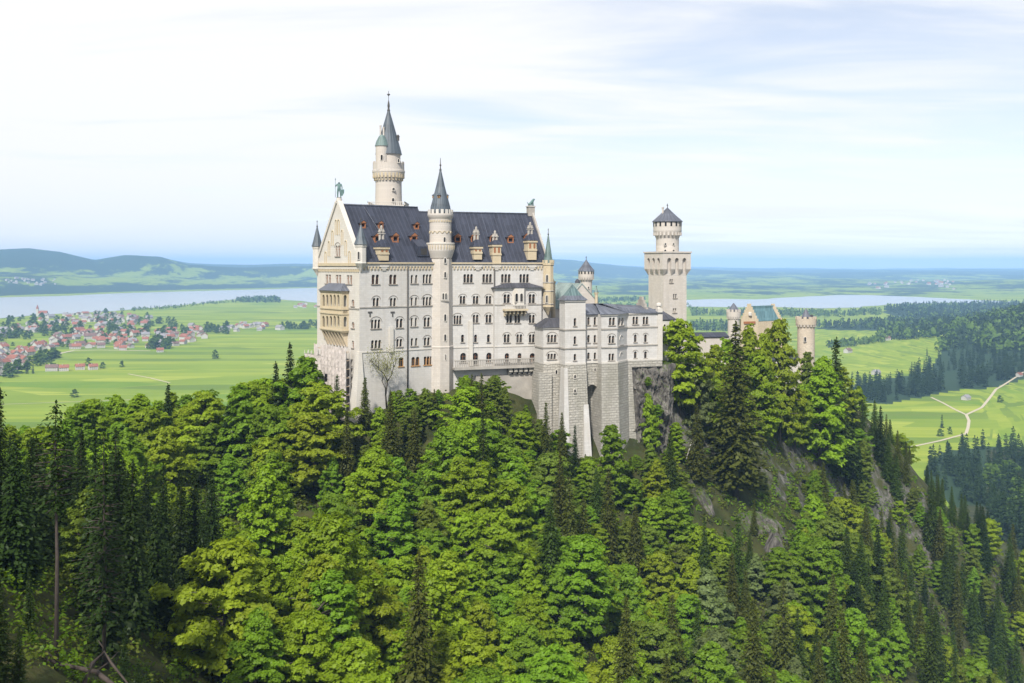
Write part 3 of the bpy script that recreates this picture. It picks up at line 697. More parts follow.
# large dark shed dormer
s, z, d, k = roof_pt(FW, 420.5, 251.5, RIDW); m = MB()
m.prism([FW.P(s - 1.7, z - 1.2, -d + 1.6), FW.P(s + 1.7, z - 1.2, -d + 1.6), FW.P(s + 1.7, z - 1.2, -d - 3), FW.P(s - 1.7, z - 1.2, -d - 3)],
        [FW.P(s - 1.7, z + 1.2, -d + 1.6), FW.P(s + 1.7, z + 1.2, -d + 1.6), FW.P(s + 1.7, z + 3.0, -d - 1.6), FW.P(s - 1.7, z + 3.0, -d - 1.6)], M['slate'])
m.box(FW, s - 0.8, s + 0.8, z - 0.8, z + 0.7, -d + 1.602, -d + 1.66, M['glass']); m.build('dormer', roof)['label'] = 'broad dark shed dormer'
def chimney(fr, px, rid, yb, yc, yt, w=1.15, corbel=None):
    """tall wall chimney standing on the eaves: sandstone body, little slate hip, clustered flues"""
    m = MB(); s = fr.s_(px, 0.3); zb, zc, ztp = fr.z_(px, yb, 0.3), fr.z_(px, yc, 0.3), fr.z_(px, yt, 0.3)
    m.box(fr, s - w, s + w, zb, zc, -2.4, 0.35, YF); m.box(fr, s - w - 0.22, s + w + 0.22, zc - 0.5, zc + 0.002, -2.6, 0.6, YF)
    m.box(fr, s - w - 0.12, s + w + 0.12, (zb + zc) / 2 - 0.2, (zb + zc) / 2 + 0.25, -2.5, 0.5, YF)
    for q in (-0.5, 0.5): m.box(fr, s + q * w - 0.25, s + q * w + 0.25, (zb + zc) / 2 + 0.45, zc - 0.7, 0.352, 0.42, M['redwood'])
    zh = zc + (ztp - zc) * 0.42
    m.prism([fr.P(s - w - 0.3, zc + 0.004, 0.7), fr.P(s + w + 0.3, zc + 0.004, 0.7), fr.P(s + w + 0.3, zc + 0.004, -2.8), fr.P(s - w - 0.3, zc + 0.004, -2.8)],
            [fr.P(s - 0.5, zh, -0.6), fr.P(s + 0.5, zh, -0.6), fr.P(s + 0.5, zh, -1.6), fr.P(s - 0.5, zh, -1.6)], M['slate'])
    for a in (-0.42, 0.42):
        c = fr.at(s + a, -1.1); m.lathe(c, [(0.32, zh - 0.3), (0.32, ztp - 0.9), (0.45, ztp - 0.8), (0.45, ztp - 0.5), (0.25, ztp - 0.4), (0.25, ztp)], M['render'], 8)
    m.box(fr, s - 0.85, s + 0.85, zh + (ztp - zh) * 0.5, zh + (ztp - zh) * 0.58, -1.5, -0.7, M['render'])
    c = fr.at(s, -1.1); m.lathe(c, [(0.3, ztp - 0.6), (0.3, ztp + 0.5), (0.12, ztp + 0.8)], M['render'], 8)
    for i, (ww, dz) in enumerate(((1.15, 0.0), (0.8, 0.4), (0.45, 0.8))): m.box(fr, s - ww, s + ww, EAVE - 1.0 - dz, EAVE - 0.602 - dz, 0.004, 0.42 - 0.09 * i, M['limew'])
    m.build('chimney', roof)
chimney(FW, 384.3, RIDW, 260.5, 247.0, 228.5); chimney(FE, 477.9, RIDE, 259.5, 246.6, 229.5, 1.05); chimney(FE, 496.8, RIDE, 264.5, 244.6, 233.5, 1.1); chimney(FE, 532.2, RIDE, 259.8, 240.5, 225.0, 1.15)

# corner turrets
def turret(fr_c, px, half, y_bot, y_eave, y_tip, m, mr, y_fin=None, seg=8, corb=True, crenel=False, slots=()):
    """round or eight-sided turret centred at a plan point"""
    c = fr_c; dpt = c[1]; zf = lambda py: (HZ - py) / F * dpt
    r = half * dpt / F; t = MB()
    prof = []
    if corb: prof += [(0.15, zf(y_bot) - r * 1.7), (r * 0.55, zf(y_bot) - r * 0.9), (r * 1.08, zf(y_bot) - 0.2)]
    prof += [(r * 1.08, zf(y_bot)), (r, zf(y_bot) + 0.1), (r, zf(y_eave) - 0.7), (r * 1.12, zf(y_eave) - 0.5), (r * 1.12, zf(y_eave))]
    t.lathe(c, prof, m, seg, seg > 10, math.pi / 8)
    if crenel: t.ring(c, r * 0.8, r * 1.13, zf(y_eave) + 0.003, zf(y_eave) + 0.75, 8, m, 0.55, 0.2)
    o = t.build('turret', palace)
    t = MB(); ze = zf(y_eave) + 0.004; zt_ = zf(y_tip); k = 0.98 if crenel else 1.3
    t.lathe(c, [(r * k, ze), (r * k * 0.78, ze + (zt_ - ze) * 0.2), (0.12, zt_)], mr, seg, False, math.pi / 8)
    t.lathe(c, [(0.10, zt_ - 0.3), (0.22, zt_ + 0.1), (0.08, zt_ + 0.3), (0.05, zt_ + 1.0), (0.14, zt_ + 1.15), (0.02, zt_ + 1.6)], M['iron'], 6)
    t.build('spire', o)
    for qx, py, w, h in slots:
        fr = Fr((c[0], c[1] - r * 1.0), 8); slot_windows(o, [(fr, qx, py, w, h, 0.02)])
turret(FW.at(0.3, 0.1), 359.5, 5.6, 262.5, 244.5, 224.5, M['limew'], M['spire'], slots=[(358.6, 255.5, 1.8, 7.5)])
turret(FG.at(0.2, 0.1), 320.0, 4.4, 268.0, 246.5, 226.5, M['limew'], M['spire'])
turret(FE.at(LE - 0.4, 0.5), 548.0, 5.4, 306.0, 263.0, 234.5, M['yellow'], M['copper'], crenel=True, slots=[(547.0, 278.5, 1.7, 7.0), (546.8, 299.0, 1.7, 7.0)])
ct = FE.at(LE - 0.4, 0.5)
for py in (282.5, 291.0, 304.0):
    tb = MB(); tb.lathe(ct, [(5.6 * ct[1] / F, (HZ - py) / F * ct[1] - 0.15), (5.95 * ct[1] / F, (HZ - py) / F * ct[1]), (5.6 * ct[1] / F, (HZ - py) / F * ct[1] + 0.15)], M['render'], 8, False, math.pi / 8); tb.build('string_course', palace)

# stair tower standing at the bend of the long wall
st = MB(); sc_ = FE.at(-0.35, -0.6); dd = sc_[1]; Z = lambda py: (HZ - py) / F * dd; U = dd / F
st.lathe(sc_, [(12.5 * U, BASE), (12.5 * U, Z(347.5)), (12.75 * U, Z(347)), (12.75 * U, Z(346)), (12.2 * U, Z(345.4)), (11.9 * U, Z(305)), (11.6 * U, Z(259))], M['tower'], 8, False, R(A1 - 90 + 28.5))
st.lathe(sc_, [(10.6 * U, Z(259)), (11.4 * U, Z(258)), (13.8 * U, Z(250.8)), (13.9 * U, Z(243.5)), (13.3 * U, Z(243.4)), (13.3 * U, Z(247)), (10.9 * U, Z(247.2)),
    (10.9 * U, Z(222)), (11.2 * U, Z(219.5)), (12.4 * U, Z(217.2)), (12.9 * U, Z(215.6)), (12.9 * U, Z(214.0)), (11.8 * U, Z(213.8))], M['tower'], 28)
st.ring(sc_, 11.6 * U, 12.7 * U, Z(213.95), Z(209.8), 16, M['limew'], 0.56, 0.1)
st.ring(sc_, 10.8 * U, 11.5 * U, Z(222.2), Z(220.4), 26, YF, 0.5)
for k_ in range(30):                                   # gallery balusters
    a = 2 * math.pi * k_ / 30; c = (sc_[0] + 14.0 * U * math.cos(a), sc_[1] + 14.0 * U * math.sin(a))
    st.lathe(c, [(0.08, Z(249.8)), (0.13, Z(247.5)), (0.08, Z(244.6))], YF, 5)
st.lathe(sc_, [(13.95 * U, Z(244.6)), (14.3 * U, Z(244.4)), (14.3 * U, Z(243.1)), (13.95 * U, Z(242.9))], M['limew'], 28)
for k_ in range(14):                                   # blind arcade of the upper drum
    a = 2 * math.pi * (k_ + 0.5) / 14; fr = Fr((sc_[0] + 10.92 * U * math.cos(a), sc_[1] + 10.92 * U * math.sin(a)), math.degrees(a) + 90)
    for i in range(6):
        a0, a1 = math.pi * i / 6, math.pi * (i + 1) / 6
        st.prism([fr.P(r * math.cos(x), Z(233.5) + r * math.sin(x), 0.1) for r, x in ((0.42, a0), (0.58, a0), (0.58, a1), (0.42, a1))], [fr.P(r * math.cos(x), Z(233.5) + r * math.sin(x), -0.06) for r, x in ((0.42, a0), (0.58, a0), (0.58, a1), (0.42, a1))], YF)
stt = st.build('stair_tower', palace)
t = MB(); t.lathe(sc_, [(10.6 * U, Z(213.6)), (9.9 * U, Z(207)), (4.6 * U, Z(187)), (0.8 * U, Z(170))], M['spire'], 20, False)
for a in (-1.7, -0.15, 3.25):
    for zz_ in (196.5,):
        r = 7.2 * U; fr = Fr((sc_[0] + r * math.cos(a), sc_[1] + r * math.sin(a)), math.degrees(a) + 90)
        t.box(fr, -0.3, 0.3, Z(198.4), Z(195.6), -0.9, 0.2, M['ochre']); t.box(fr, -0.14, 0.14, Z(198), Z(196.2), 0.203, 0.23, M['glass']); pyramid(t, [fr.P(-0.5, Z(195.6) + 0.003, 0.4), fr.P(0.5, Z(195.6) + 0.003, 0.4), fr.P(0.5, Z(195.6) + 0.003, -1.2), fr.P(-0.5, Z(195.6) + 0.003, -1.2)], fr.P(0, Z(192.5), -0.5), M['spire'])
t.lathe(sc_, [(0.5 * U, Z(171)), (1.5 * U, Z(170)), (0.6 * U, Z(168.8)), (0.5 * U, Z(166)), (1.2 * U, Z(165.2)), (0.4 * U, Z(164)), (0.25 * U, Z(158))], M['iron'], 8)
t.build('spire', stt)
fr = Fr((sc_[0], sc_[1] - 11.3 * U), A1 - 4)
slot_windows(stt, [(fr, 445.2, y, 1.9, h, 0.12) for y, h in ((260.5, 5.0), (274.8, 5.6), (317.6, 6.6), (337.6, 6.4), (357.2, 5.6))])
slot_windows(stt, [(fr, 443.2, 296.4, 1.5, 6.2, 0.12), (fr, 446.0, 296.4, 1.5, 6.2, 0.12), (Fr((sc_[0], sc_[1] - 10.9 * U), A1 - 4), 444.6, 239.6, 2.0, 4.8, 0.1)])
m = MB(); band(m, fr, fr.s_(440.6), fr.s_(449.2), fr.z_(445, 300.8), M['render'], 0.28, 0.2, 0.05); m.build('string_course', stt)

# drain pipes, wall anchors, terrace walk, balcony oriel
for fr, px, o, yb in ((FW, 407.3, 0.0, 392), (FE, 494.2, 0.0, 366)):
    m = MB(); s = fr.s_(px); m.tube([fr.P(s, EAVE - 0.7, o + 0.2), fr.P(s, fr.z_(px, yb), o + 0.2)], 0.16, M['iron'], 6); m.build('drain_pipe', palace)
for px in (369.9, 392.5):
    m = MB(); s = FW.s_(px); z = FW.z_(px, 312.4); m.box(FW, s - 0.55, s + 0.55, z - 0.12, z + 0.22, 0.003, 0.14, M['iron']); m.box(FW, s - 0.14, s + 0.14, z - 1.0, z - 0.123, 0.003, 0.12, M['iron']); m.build('wall_anchor', palace)
m = MB(); s0, s1 = FE.s_(454.5, 2.2), FE.s_(542, 2.2); zt_, zb_ = FE.z_(500, 358.8, 2.2), FE.z_(500, 366.8, 2.2)
m.box(FE, s0, s1, zb_ - 0.45, zb_, 0.004, 2.4, M['render']); m.box(FE, s0, s1, zt_ - 0.25, zt_, 2.1, 2.42, M['render']); m.box(FE, s0, s1, zb_ + 0.003, zb_ + 0.22, 2.1, 2.40, M['render'])
k = int((s1 - s0) / 0.45)
for i in range(k):
    s = s0 + (i + 0.5) * (s1 - s0) / k; m.box(FE, s - 0.1, s + 0.1, zb_ + 0.222, zt_ - 0.252, 2.16, 2.34, M['render'])
for px in range(510, 543, 5):
    s = FE.s_(px, 1.2); m.box(FE, s - 0.45, s + 0.45, zb_ - 1.5, zb_ - 0.453, 0.005, 1.9, M['plinth']); m.box(FE, s - 0.4, s + 0.4, zb_ - 2.1, zb_ - 1.503, 0.005, 1.2, M['plinth'])
m.box(FE, FE.s_(476, 0.9), FE.s_(545, 0.9), BASE, zb_ - 2.2, 0.006, 0.9, M['render'])
m.build('terrace', palace)
m = MB(); s0, s1 = FE.s_(494.0, BAY), FE.s_(542.2, BAY); ze = zBt
m.prism([FE.P(s0 - 0.5, ze, BAY + 0.7), FE.P(s1 + 0.5, ze, BAY + 0.7), FE.P(s1 + 0.5, ze, 0.02), FE.P(s0 - 0.5, ze, 0.02)], [FE.P(s0 + 3.4, ze + 1.15, 0.5), FE.P(s1 - 3.4, ze + 1.15, 0.5), FE.P(s1 - 3.4, ze + 1.15, 0.02), FE.P(s0 + 3.4, ze + 1.15, 0.02)], M['slated'])
m.build('bay_roof', palace)
m = MB(); o0 = BAY; s0, s1 = FE.s_(512.5, BAY), FE.s_(525.8, BAY); c0, c1 = s0 + 0.9, s1 - 0.9; z0, z1 = FE.z_(519, 305.5, BAY), FE.z_(519, 288.4, BAY)
m.prism([FE.P(s0, z0, o0 + 0.004), FE.P(c0, z0, o0 + 1.2), FE.P(c1, z0, o0 + 1.2), FE.P(s1, z0, o0 + 0.004)], [FE.P(s0, z1, o0 + 0.004), FE.P(c0, z1, o0 + 1.2), FE.P(c1, z1, o0 + 1.2), FE.P(s1, z1, o0 + 0.004)], M['limew'])
a, b = FE.s_(502.5, BAY), FE.s_(525.5, BAY); zk = FE.z_(514, 309.0, BAY + 1.5)
m.box(FE, a, b, zk - 0.45, zk, o0 + 0.005, o0 + 2.0, M['yellow'])
m.box(FE, a, b, zk + 0.85, zk + 1.05, o0 + 1.75, o0 + 1.98, M['limew'])
for i in range(16): m.box(FE, a + (i + 0.4) * (b - a) / 16, a + (i + 0.4) * (b - a) / 16 + 0.12, zk + 0.003, zk + 0.848, o0 + 1.80, o0 + 1.93, M['limew'])
for i in range(6):
    s = a + (i + 0.5) * (b - a) / 6; m.box(FE, s - 0.2, s + 0.2, zk - 1.2, zk - 0.453, o0 + 0.006, o0 + 1.5, YF); m.box(FE, s - 0.2, s + 0.2, zk - 1.8, zk - 1.203, o0 + 0.006, o0 + 0.8, YF)
orl = m.build('balcony_oriel', palace)
slot_windows(orl, [(FE, 516.6, 297.6, 2.6, 8.2, BAY + 1.24), (FE, 521.5, 297.6, 2.6, 8.2, BAY + 1.24)])

# two-storey loggia on the west gable
OD = 1.85; fs = FG.s_(341.6, OD); f0 = FG.s_(320.2, OD); LG = MB(); hl = []
zt_ = FG.z_(331, 290.6, OD); zb_ = FG.z_(331, 331.5, OD)
for (ya, yb) in ((294.6, 306.0), (315.8, 326.8)):
    for i in range(5):
        px = 323.4 + i * 3.7; hl.append(light_poly(FG.s_(px - 1.15, OD), FG.s_(px + 1.15, OD), FG.z_(px, yb, OD), FG.z_(px, ya, OD)))
wall_cdt(LG, FG, [(f0, zb_), (fs, zb_), (fs, zt_), (f0, zt_)], hl, YF, OD)
wall_cdt(LG, FG, [(f0, zb_), (fs, zb_), (fs, zt_), (f0, zt_)], [], M['limew'], 0.35)
for h_ in hl:
    n_ = len(h_); LG.add([FG.P(x, z, OD) for x, z in h_] + [FG.P(x, z, OD - 0.35) for x, z in h_], [(i, n_ + i, n_ + (i + 1) % n_, (i + 1) % n_) for i in range(n_)], YF)
FS = Fr(FG.at(fs, OD), A0); hs = []
for (ya, yb) in ((295.0, 306.5), (316.6, 326.6)):
    hs.append(light_poly(0.55, 1.3, FS.z_(345, yb), FS.z_(345, ya)))
wall_cdt(LG, FS, [(0, zb_), (OD, zb_), (OD, zt_), (0, zt_)], hs, YF)
LG.poly([FG.P(f0, zb_, 0), FG.P(f0, zb_, OD), FG.P(f0, zt_, OD), FG.P(f0, zt_, 0)], YF)
LG.poly([FG.P(f0, zb_, 0.01), FG.P(fs, zb_, 0.01), FG.P(fs, zb_, OD), FG.P(f0, zb_, OD)], YF)
zm = FG.z_(331, 311, OD); LG.box(FG, f0, fs, zm - 0.4, zm + 0.4, 0.36, OD - 0.36, YF)
for z in (zt_ - 0.2, FG.z_(331, 308.5, OD), FG.z_(331, 313.2, OD), FG.z_(331, 329.6, OD)):
    LG.box(FG, f0 - 0.12, fs + 0.12, z - 0.16, z + 0.16, OD + 0.003, OD + 0.2, YF); LG.box(FS, 0.003, OD, z - 0.155, z + 0.155, 0.003, 0.15, YF)
for i in range(7):                                    # big curved brackets below
    s = f0 + (i + 0.5) * (fs - f0) / 7
    LG.prism([FG.P(s - 0.25, zb_ - 0.003, OD - 0.05), FG.P(s + 0.25, zb_ - 0.003, OD - 0.05), FG.P(s + 0.25, zb_ - 0.003, 0.004), FG.P(s - 0.25, zb_ - 0.003, 0.004)], [FG.P(s - 0.25, zb_ - 3.4, 0.3), FG.P(s + 0.25, zb_ - 3.4, 0.3), FG.P(s + 0.25, zb_ - 3.4, 0.004), FG.P(s - 0.25, zb_ - 3.4, 0.004)], M['tan'])
lg = LG.build('loggia', palace)
m = MB(); e = 0.5
m.prism([FG.P(f0 - e, zt_ + 0.003, OD + e), FG.P(fs + e, zt_ + 0.003, OD + e), FG.P(fs + e, zt_ + 0.003, 0.004), FG.P(f0 - e, zt_ + 0.003, 0.004)],
        [FG.P(f0 + 2, zt_ + 1.75, 0.5), FG.P(fs - 2, zt_ + 1.75, 0.5), FG.P(fs - 2, zt_ + 1.75, 0.004), FG.P(f0 + 2, zt_ + 1.75, 0.004)], M['slateg'])
m.build('roof', lg)

# statues on the two gables
def skin_figure(name, joints, edges, mat, parent):
    me = bpy.data.meshes.new(name); me.from_pydata([j[:3] for j in joints], edges, []); o = bpy.data.objects.new(name, me); COL.objects.link(o)
    md = o.modifiers.new('s', 'SKIN')
    for i, j in enumerate(joints): me.skin_vertices[0].data[i].radius = (j[3], j[3])
    me.skin_vertices[0].data[0].use_root = True
    o.modifiers.new('d', 'SUBSURF').render_levels = 2; o.modifiers['d'].levels = 2
    dg = bpy.context.evaluated_depsgraph_get(); me2 = bpy.data.meshes.new_from_object(o.evaluated_get(dg)); bpy.data.objects.remove(o)
    me2.materials.append(mat); o = bpy.data.objects.new(name, me2); COL.objects.link(o)
    for p in me2.polygons: p.use_smooth = True; p.material_index = 0
    o.parent = parent; return o
pt = FG.P(GW / 2, GP, -0.4); k = 0.0042 * 238 / 4.6 * 4.6
m = MB(); m.lathe((pt.x, pt.y), [(0.75, GP - 0.1), (0.75, GP + 0.35), (0.6, GP + 0.4), (0.6, GP + 0.75), (0.7, GP + 0.8)], M['limew'], 8); ped = m.build('pedestal', palace)
H = 4.0
J = [(0, 0, .5, .1), (0, 0, .62, .085), (0, 0, .74, .105), (0, 0, .82, .05), (0, 0, .87, .05), (0, -.01, .93, .066), (-.06, 0, .47, .07), (-.08, -.02, .25, .052), (-.08, 0, .03, .04), (-.08, -.07, .01, .03),
     (.06, 0, .47, .07), (.09, .02, .25, .052), (.10, .03, .03, .04), (.10, -.05, .01, .03), (-.13, 0, .79, .045), (-.19, -.02, .65, .036), (-.20, -.10, .74, .03), (.13, 0, .79, .045), (.18, 0, .62, .036), (.19, -.06, .5, .03)]
E = [(0, 1), (1, 2), (2, 3), (3, 4), (4, 5), (0, 6), (6, 7), (7, 8), (8, 9), (0, 10), (10, 11), (11, 12), (12, 13), (2, 14), (14, 15), (15, 16), (2, 17), (17, 18), (18, 19)]
kn = skin_figure('statue', [(x * H, y * H, z * H, r * H) for x, y, z, r in J], E, M['bronze'], palace); kn.location = Vector((pt.x, pt.y, GP + 0.8)) - palace.location
kn['label'] = 'green bronze knight holding a staff and a shield'
m = MB(); zb = GP + 0.8; m.tube([(pt.x - 0.82, pt.y - 0.42, zb), (pt.x - 0.80, pt.y - 0.42, zb + 4.3)], 0.05, M['bronze'], 6)
m.lathe((pt.x - 0.80, pt.y - 0.42), [(0.04, zb + 4.1), (0.12, zb + 4.25), (0.02, zb + 4.7)], M['bronze'], 6)
fr = Fr((pt.x + 0.8, pt.y - 0.35), 10); sh = [(-0.5, 1.9), (0.5, 1.9), (0.5, 1.1), (0, 0.2), (-0.5, 1.1)]
m.prism([fr.P(a, zb + b, 0.06) for a, b in sh], [fr.P(a, zb + b, -0.06) for a, b in sh], M['bronze']); m.build('staff_and_shield', kn)
pe = FX.P(GW / 2, RIDE + 0.9, -0.5)
m = MB(); m.box(FX, GW / 2 - 0.8, GW / 2 + 0.8, RIDE - 0.6, RIDE + 1.9, -1.5, 0.3, M['render']); m.box(FX, GW / 2 - 1.0, GW / 2 + 1.0, RIDE + 1.902, RIDE + 2.15, -1.7, 0.5, M['limew']); m.build('pedestal', palace)
J = [(0, 0, .35, .2), (.25, 0, .45, .2), (.5, 0, .62, .24), (.62, 0, .85, .2), (.75, 0, 1.02, .2), (.95, 0, 1.0, .1), (.55, -.15, .35, .09), (.62, -.15, .05, .08), (.75, -.15, .02, .07), (.55, .15, .35, .09), (.62, .15, .05, .08), (.75, .15, .02, .07), (.05, -.2, .2, .14), (.25, -.22, .06, .1), (.05, .2, .2, .14), (.25, .22, .06, .1), (-.2, 0, .3, .06), (-.35, 0, .6, .04)]
E = [(0, 1), (1, 2), (2, 3), (3, 4), (4, 5), (2, 6), (6, 7), (7, 8), (2, 9), (9, 10), (10, 11), (0, 12), (12, 13), (0, 14), (14, 15), (0, 16), (16, 17)]
li = skin_figure('statue', [((x - .3) * 1.9, y * 1.9, z * 1.75, r * 1.6) for x, y, z, r in J], E, M['bronze'], palace); li.location = Vector((pe.x, pe.y, RIDE + 2.15)) - palace.location; li.rotation_euler = (0, 0, R(A1 + 12)); li['label'] = 'seated bronze lion'

# scaffold with pale netting round the foot of the west gable
scf = thing('scaffold', (FG.at(8, 4)[0], FG.at(8, 4)[1], -34), 'scaffold hung with pale pinkish netting round the foot of the west gable', 'scaffold')
fa, fb, oo = -2.2, 20.6, 2.4; zt_ = FG.z_(330, 349, oo); lv = [zt_ - 2.0 * i for i in range(9)]
m = MB(); pk = MB(); ntm = MB()
n_ = 12
for i in range(n_ + 1):
    s = fa + (fb - fa) * i / n_
    for o in (1.3, oo): m.tube([FG.P(s, -48, o), FG.P(s, zt_ + (0.9 if i > 2 else -1.2), o)], 0.07, M['steel'], 5)
for z in lv:
    for o in (1.3, oo): m.tube([FG.P(fa, z - (2 if z == lv[0] else 0), o), FG.P(fb, z - (2 if z == lv[0] else 0), o)], 0.06, M['steel'], 5)
    pk.box(FG, fa + (6.4 if z == lv[0] else 0), fb, z - 0.25, z - 0.17, 1.4, oo - 0.1, M['plank'])
m.build('frame', scf); pk.build('deck', scf)
for i in range(n_):
    for j in range(8):
        if (i < 3 and j == 0) or (i * 7 + j * 3) % 23 == 5: continue
        s0, s1 = fa + (fb - fa) * i / n_, fa + (fb - fa) * (i + 1) / n_; za, zb = lv[j] - 0.05 + (0.8 if j == 0 else 0), lv[j + 1] - 0.03; g = 4
        V_ = []; 
        for y in range(g + 1):
            for x in range(g + 1): V_.append(FG.P(s0 + 0.05 + (s1 - s0 - 0.1) * x / g, zb + (za - zb) * y / g, oo + 0.10 + rnd.uniform(-0.07, 0.07) + 0.12 * math.sin(math.pi * x / g)))
        b = len(V_); V2 = [v + Vector((FG.n.x, FG.n.y, 0)) * -0.03 for v in V_]
        fq = [(y * (g + 1) + x, y * (g + 1) + x + 1, (y + 1) * (g + 1) + x + 1, (y + 1) * (g + 1) + x) for y in range(g) for x in range(g)]
        ntm.add(V_ + V2, fq + [tuple(b + t for t in f[::-1]) for f in fq], M['net'])
ntm.build('netting', scf)

# ---------------------------------------------------------------- round tower behind the palace roof
def dial(c):
    d = c[1]; return (lambda py: (HZ - py) / F * d), d / F
TC = ((388.6 - 512) / F * 267, 267.0); Z, U = dial(TC)
rt = thing('round_tower', (TC[0], TC[1], -30), 'tallest round tower rising behind the western roof, with slate cone and side turret', 'tower')
m = MB()
m.lathe(TC, [(13.6 * U, -45), (13.4 * U, Z(206)), (13.0 * U, Z(183)), (13.2 * U, Z(181.5)), (15.4 * U, Z(176.5)), (16.0 * U, Z(173.2)), (16.3 * U, Z(172.6)), (16.3 * U, Z(170.8)), (15.7 * U, Z(170.4)), (15.7 * U, Z(163.4)), (14.9 * U, Z(163.3)), (14.9 * U, Z(168)), (11.8 * U, Z(168.2)), (11.8 * U, Z(156.2)), (12.4 * U, Z(155.2)), (12.4 * U, Z(154.4))], M['tower'], 32)
m.ring(TC, 13.0 * U, 15.9 * U, Z(178.4), Z(173.4), 26, YF, 0.5); m.ring(TC, 12.9 * U, 14.6 * U, Z(181.0), Z(178.42), 26, YF, 0.42, 0.02)
m.ring(TC, 14.9 * U, 15.75 * U, Z(163.5), Z(162.0), 16, M['tower'], 0.6)
m.build('wall', rt)
m = MB(); c2 = (TC[0] - 5.6 * U, TC[1] - 9.0 * U)
m.lathe(c2, [(0.3 * U, Z(184)), (1.6 * U, Z(182.5)), (4.4 * U, Z(178)), (6.0 * U, Z(171)), (6.2 * U, Z(148.4)), (6.5 * U, Z(147.6)), (6.5 * U, Z(147))], M['tower'], 20); tt = m.build('turret', rt)
m = MB(); m.lathe(c2, [(7.0 * U, Z(147.2)), (5.4 * U, Z(142)), (3.0 * U, Z(137.5)), (1.2 * U, Z(136))], M['copper'], 16, False); m.build('roof', tt)
slot_windows(tt, [(Fr((c2[0], c2[1] - 6.1 * U), 0), 381.7, 157.4, 2.0, 5.2, 0.06)])
m = MB(); m.lathe(TC, [(13.4 * U, Z(154.6)), (12.0 * U, Z(149)), (7.4 * U, Z(132.5)), (1.2 * U, Z(111))], M['spire'], 20, False)
m.lathe((TC[0] + 9.6 * U, TC[1] - 2 * U), [(1.4 * U, Z(141)), (1.4 * U, Z(137.5)), (1.9 * U, Z(137)), (0.2, Z(135))], M['iron'], 8)
m.build('roof', rt)
m = MB(); m.lathe(TC, [(0.9 * U, Z(112.5)), (1.6 * U, Z(110.5)), (1.0 * U, Z(109)), (1.0 * U, Z(107)), (1.3 * U, Z(106)), (0.7 * U, Z(102)), (0.25 * U, Z(100)), (0.25 * U, Z(91))], M['iron'], 8)
fr = Fr(TC, 0)
for dx, dz in ((-1.5, 0.6), (1.5, 0.6)): m.tube([fr.P(0, Z(94.6), 0), fr.P(dx * U, Z(94.6) + dz * U * 0.6, 0)], [0.28, 0.1], M['iron'], 6)
m.lathe(TC, [(0.05, Z(96)), (0.35, Z(95)), (0.35, Z(94.2)), (0.05, Z(93.4))], M['iron'], 8); m.build('weather_vane', rt)
for dx, dy, yt in ((-9.2, -4, 126.0), (-5.6, -7, 128.0)):
    m = MB(); c = (TC[0] + dx * U + 1.6 * U, TC[1] + dy * U); m.lathe(c, [(0.9 * U, Z(150)), (0.9 * U, Z(yt + 1)), (1.2 * U, Z(yt + 0.8)), (1.2 * U, Z(yt))], M['tower'], 8); m.build('chimney', rt)
slot_windows(rt, [(Fr((TC[0], TC[1] - 13.2 * U), 5), 393.6, 189.2, 2.4, 2.8, 0.1), (Fr((TC[0], TC[1] - 13.4 * U), 5), 393.2, 199.8, 2.4, 3.4, 0.1), (Fr((TC[0] , TC[1] - 11.9 * U), 3), 398.6, 160.6, 1.5, 3.4, 0.35)])
m = MB(); zz0, zz1 = Z(206.2), Z(202.8); hw = 18.5 * U
for a, b in (((-hw, -hw), (hw, -hw)), ((hw, -hw), (hw, hw)), ((hw, hw), (-hw, hw)), ((-hw, hw), (-hw, -hw))):
    fr = Fr((TC[0] + a[0], TC[1] + a[1]), math.degrees(math.atan2(b[1] - a[1], b[0] - a[0]))); L = 2 * hw
    m.box(fr, 0, L, zz1 - 0.18, zz1, -0.25, 0.0, M['limew']); m.box(fr, 0, L, zz0 - 0.6, zz0, -0.3, 0.0, M['limew'])
    for i in range(20): m.box(fr, (i + 0.3) * L / 20, (i + 0.3) * L / 20 + 0.18, zz0 + 0.003, zz1 - 0.183, -0.2, -0.05, M['limew'])
m.prism([(TC[0] - hw + .3, TC[1] - hw + .3, -20), (TC[0] + hw - .3, TC[1] - hw + .3, -20), (TC[0] + hw - .3, TC[1] + hw - .3, -20), (TC[0] - hw + .3, TC[1] + hw - .3, -20)],
        [(TC[0] - hw + .3, TC[1] - hw + .3, zz0 - 0.3), (TC[0] + hw - .3, TC[1] - hw + .3, zz0 - 0.3), (TC[0] + hw - .3, TC[1] + hw - .3, zz0 - 0.3), (TC[0] - hw + .3, TC[1] + hw - .3, zz0 - 0.3)], M['tower'])
m.build('balcony', rt)

# ---------------------------------------------------------------- women's wing (bower) on its high stone base
bower = thing('castle_wing', (15, 242, -24), 'lower white castle wing with grey roof and small square turret on high rough stone base', 'castle')
AB = 19.0
def q_at(px, d): return ((px - 512) / F * d, d)
fA = Fr(q_at(543.4, 243.0), AB); lA = fA.s_(562)
fB = Fr(q_at(565.0, 240.5), AB); lB = fB.s_(585.6)
fC = Fr(q_at(584.5, 244.2), AB); lC = fC.s_(602)
fD = Fr(q_at(601.4, 243.2), AB + 2); lD = fD.s_(617.2)
eD = fD.at(lD); fE_o = q_at(627.0, 250.2)
fD2 = Fr(eD, math.degrees(math.atan2(fE_o[1] - eD[1], fE_o[0] - eD[0]))); lD2 = (Vector(fE_o) - Vector(eD)).length
fE2 = Fr(fE_o, AB - 1); lE2 = fE2.s_(661.6)
S1, S2, SB = fC.z_(594, 328.6), fC.z_(594, 347.0), fC.z_(594, 363.0)
zA = fA.z_(552, 327.4); zB = fB.z_(575, 300.2); zC = fC.z_(594, 314.0)
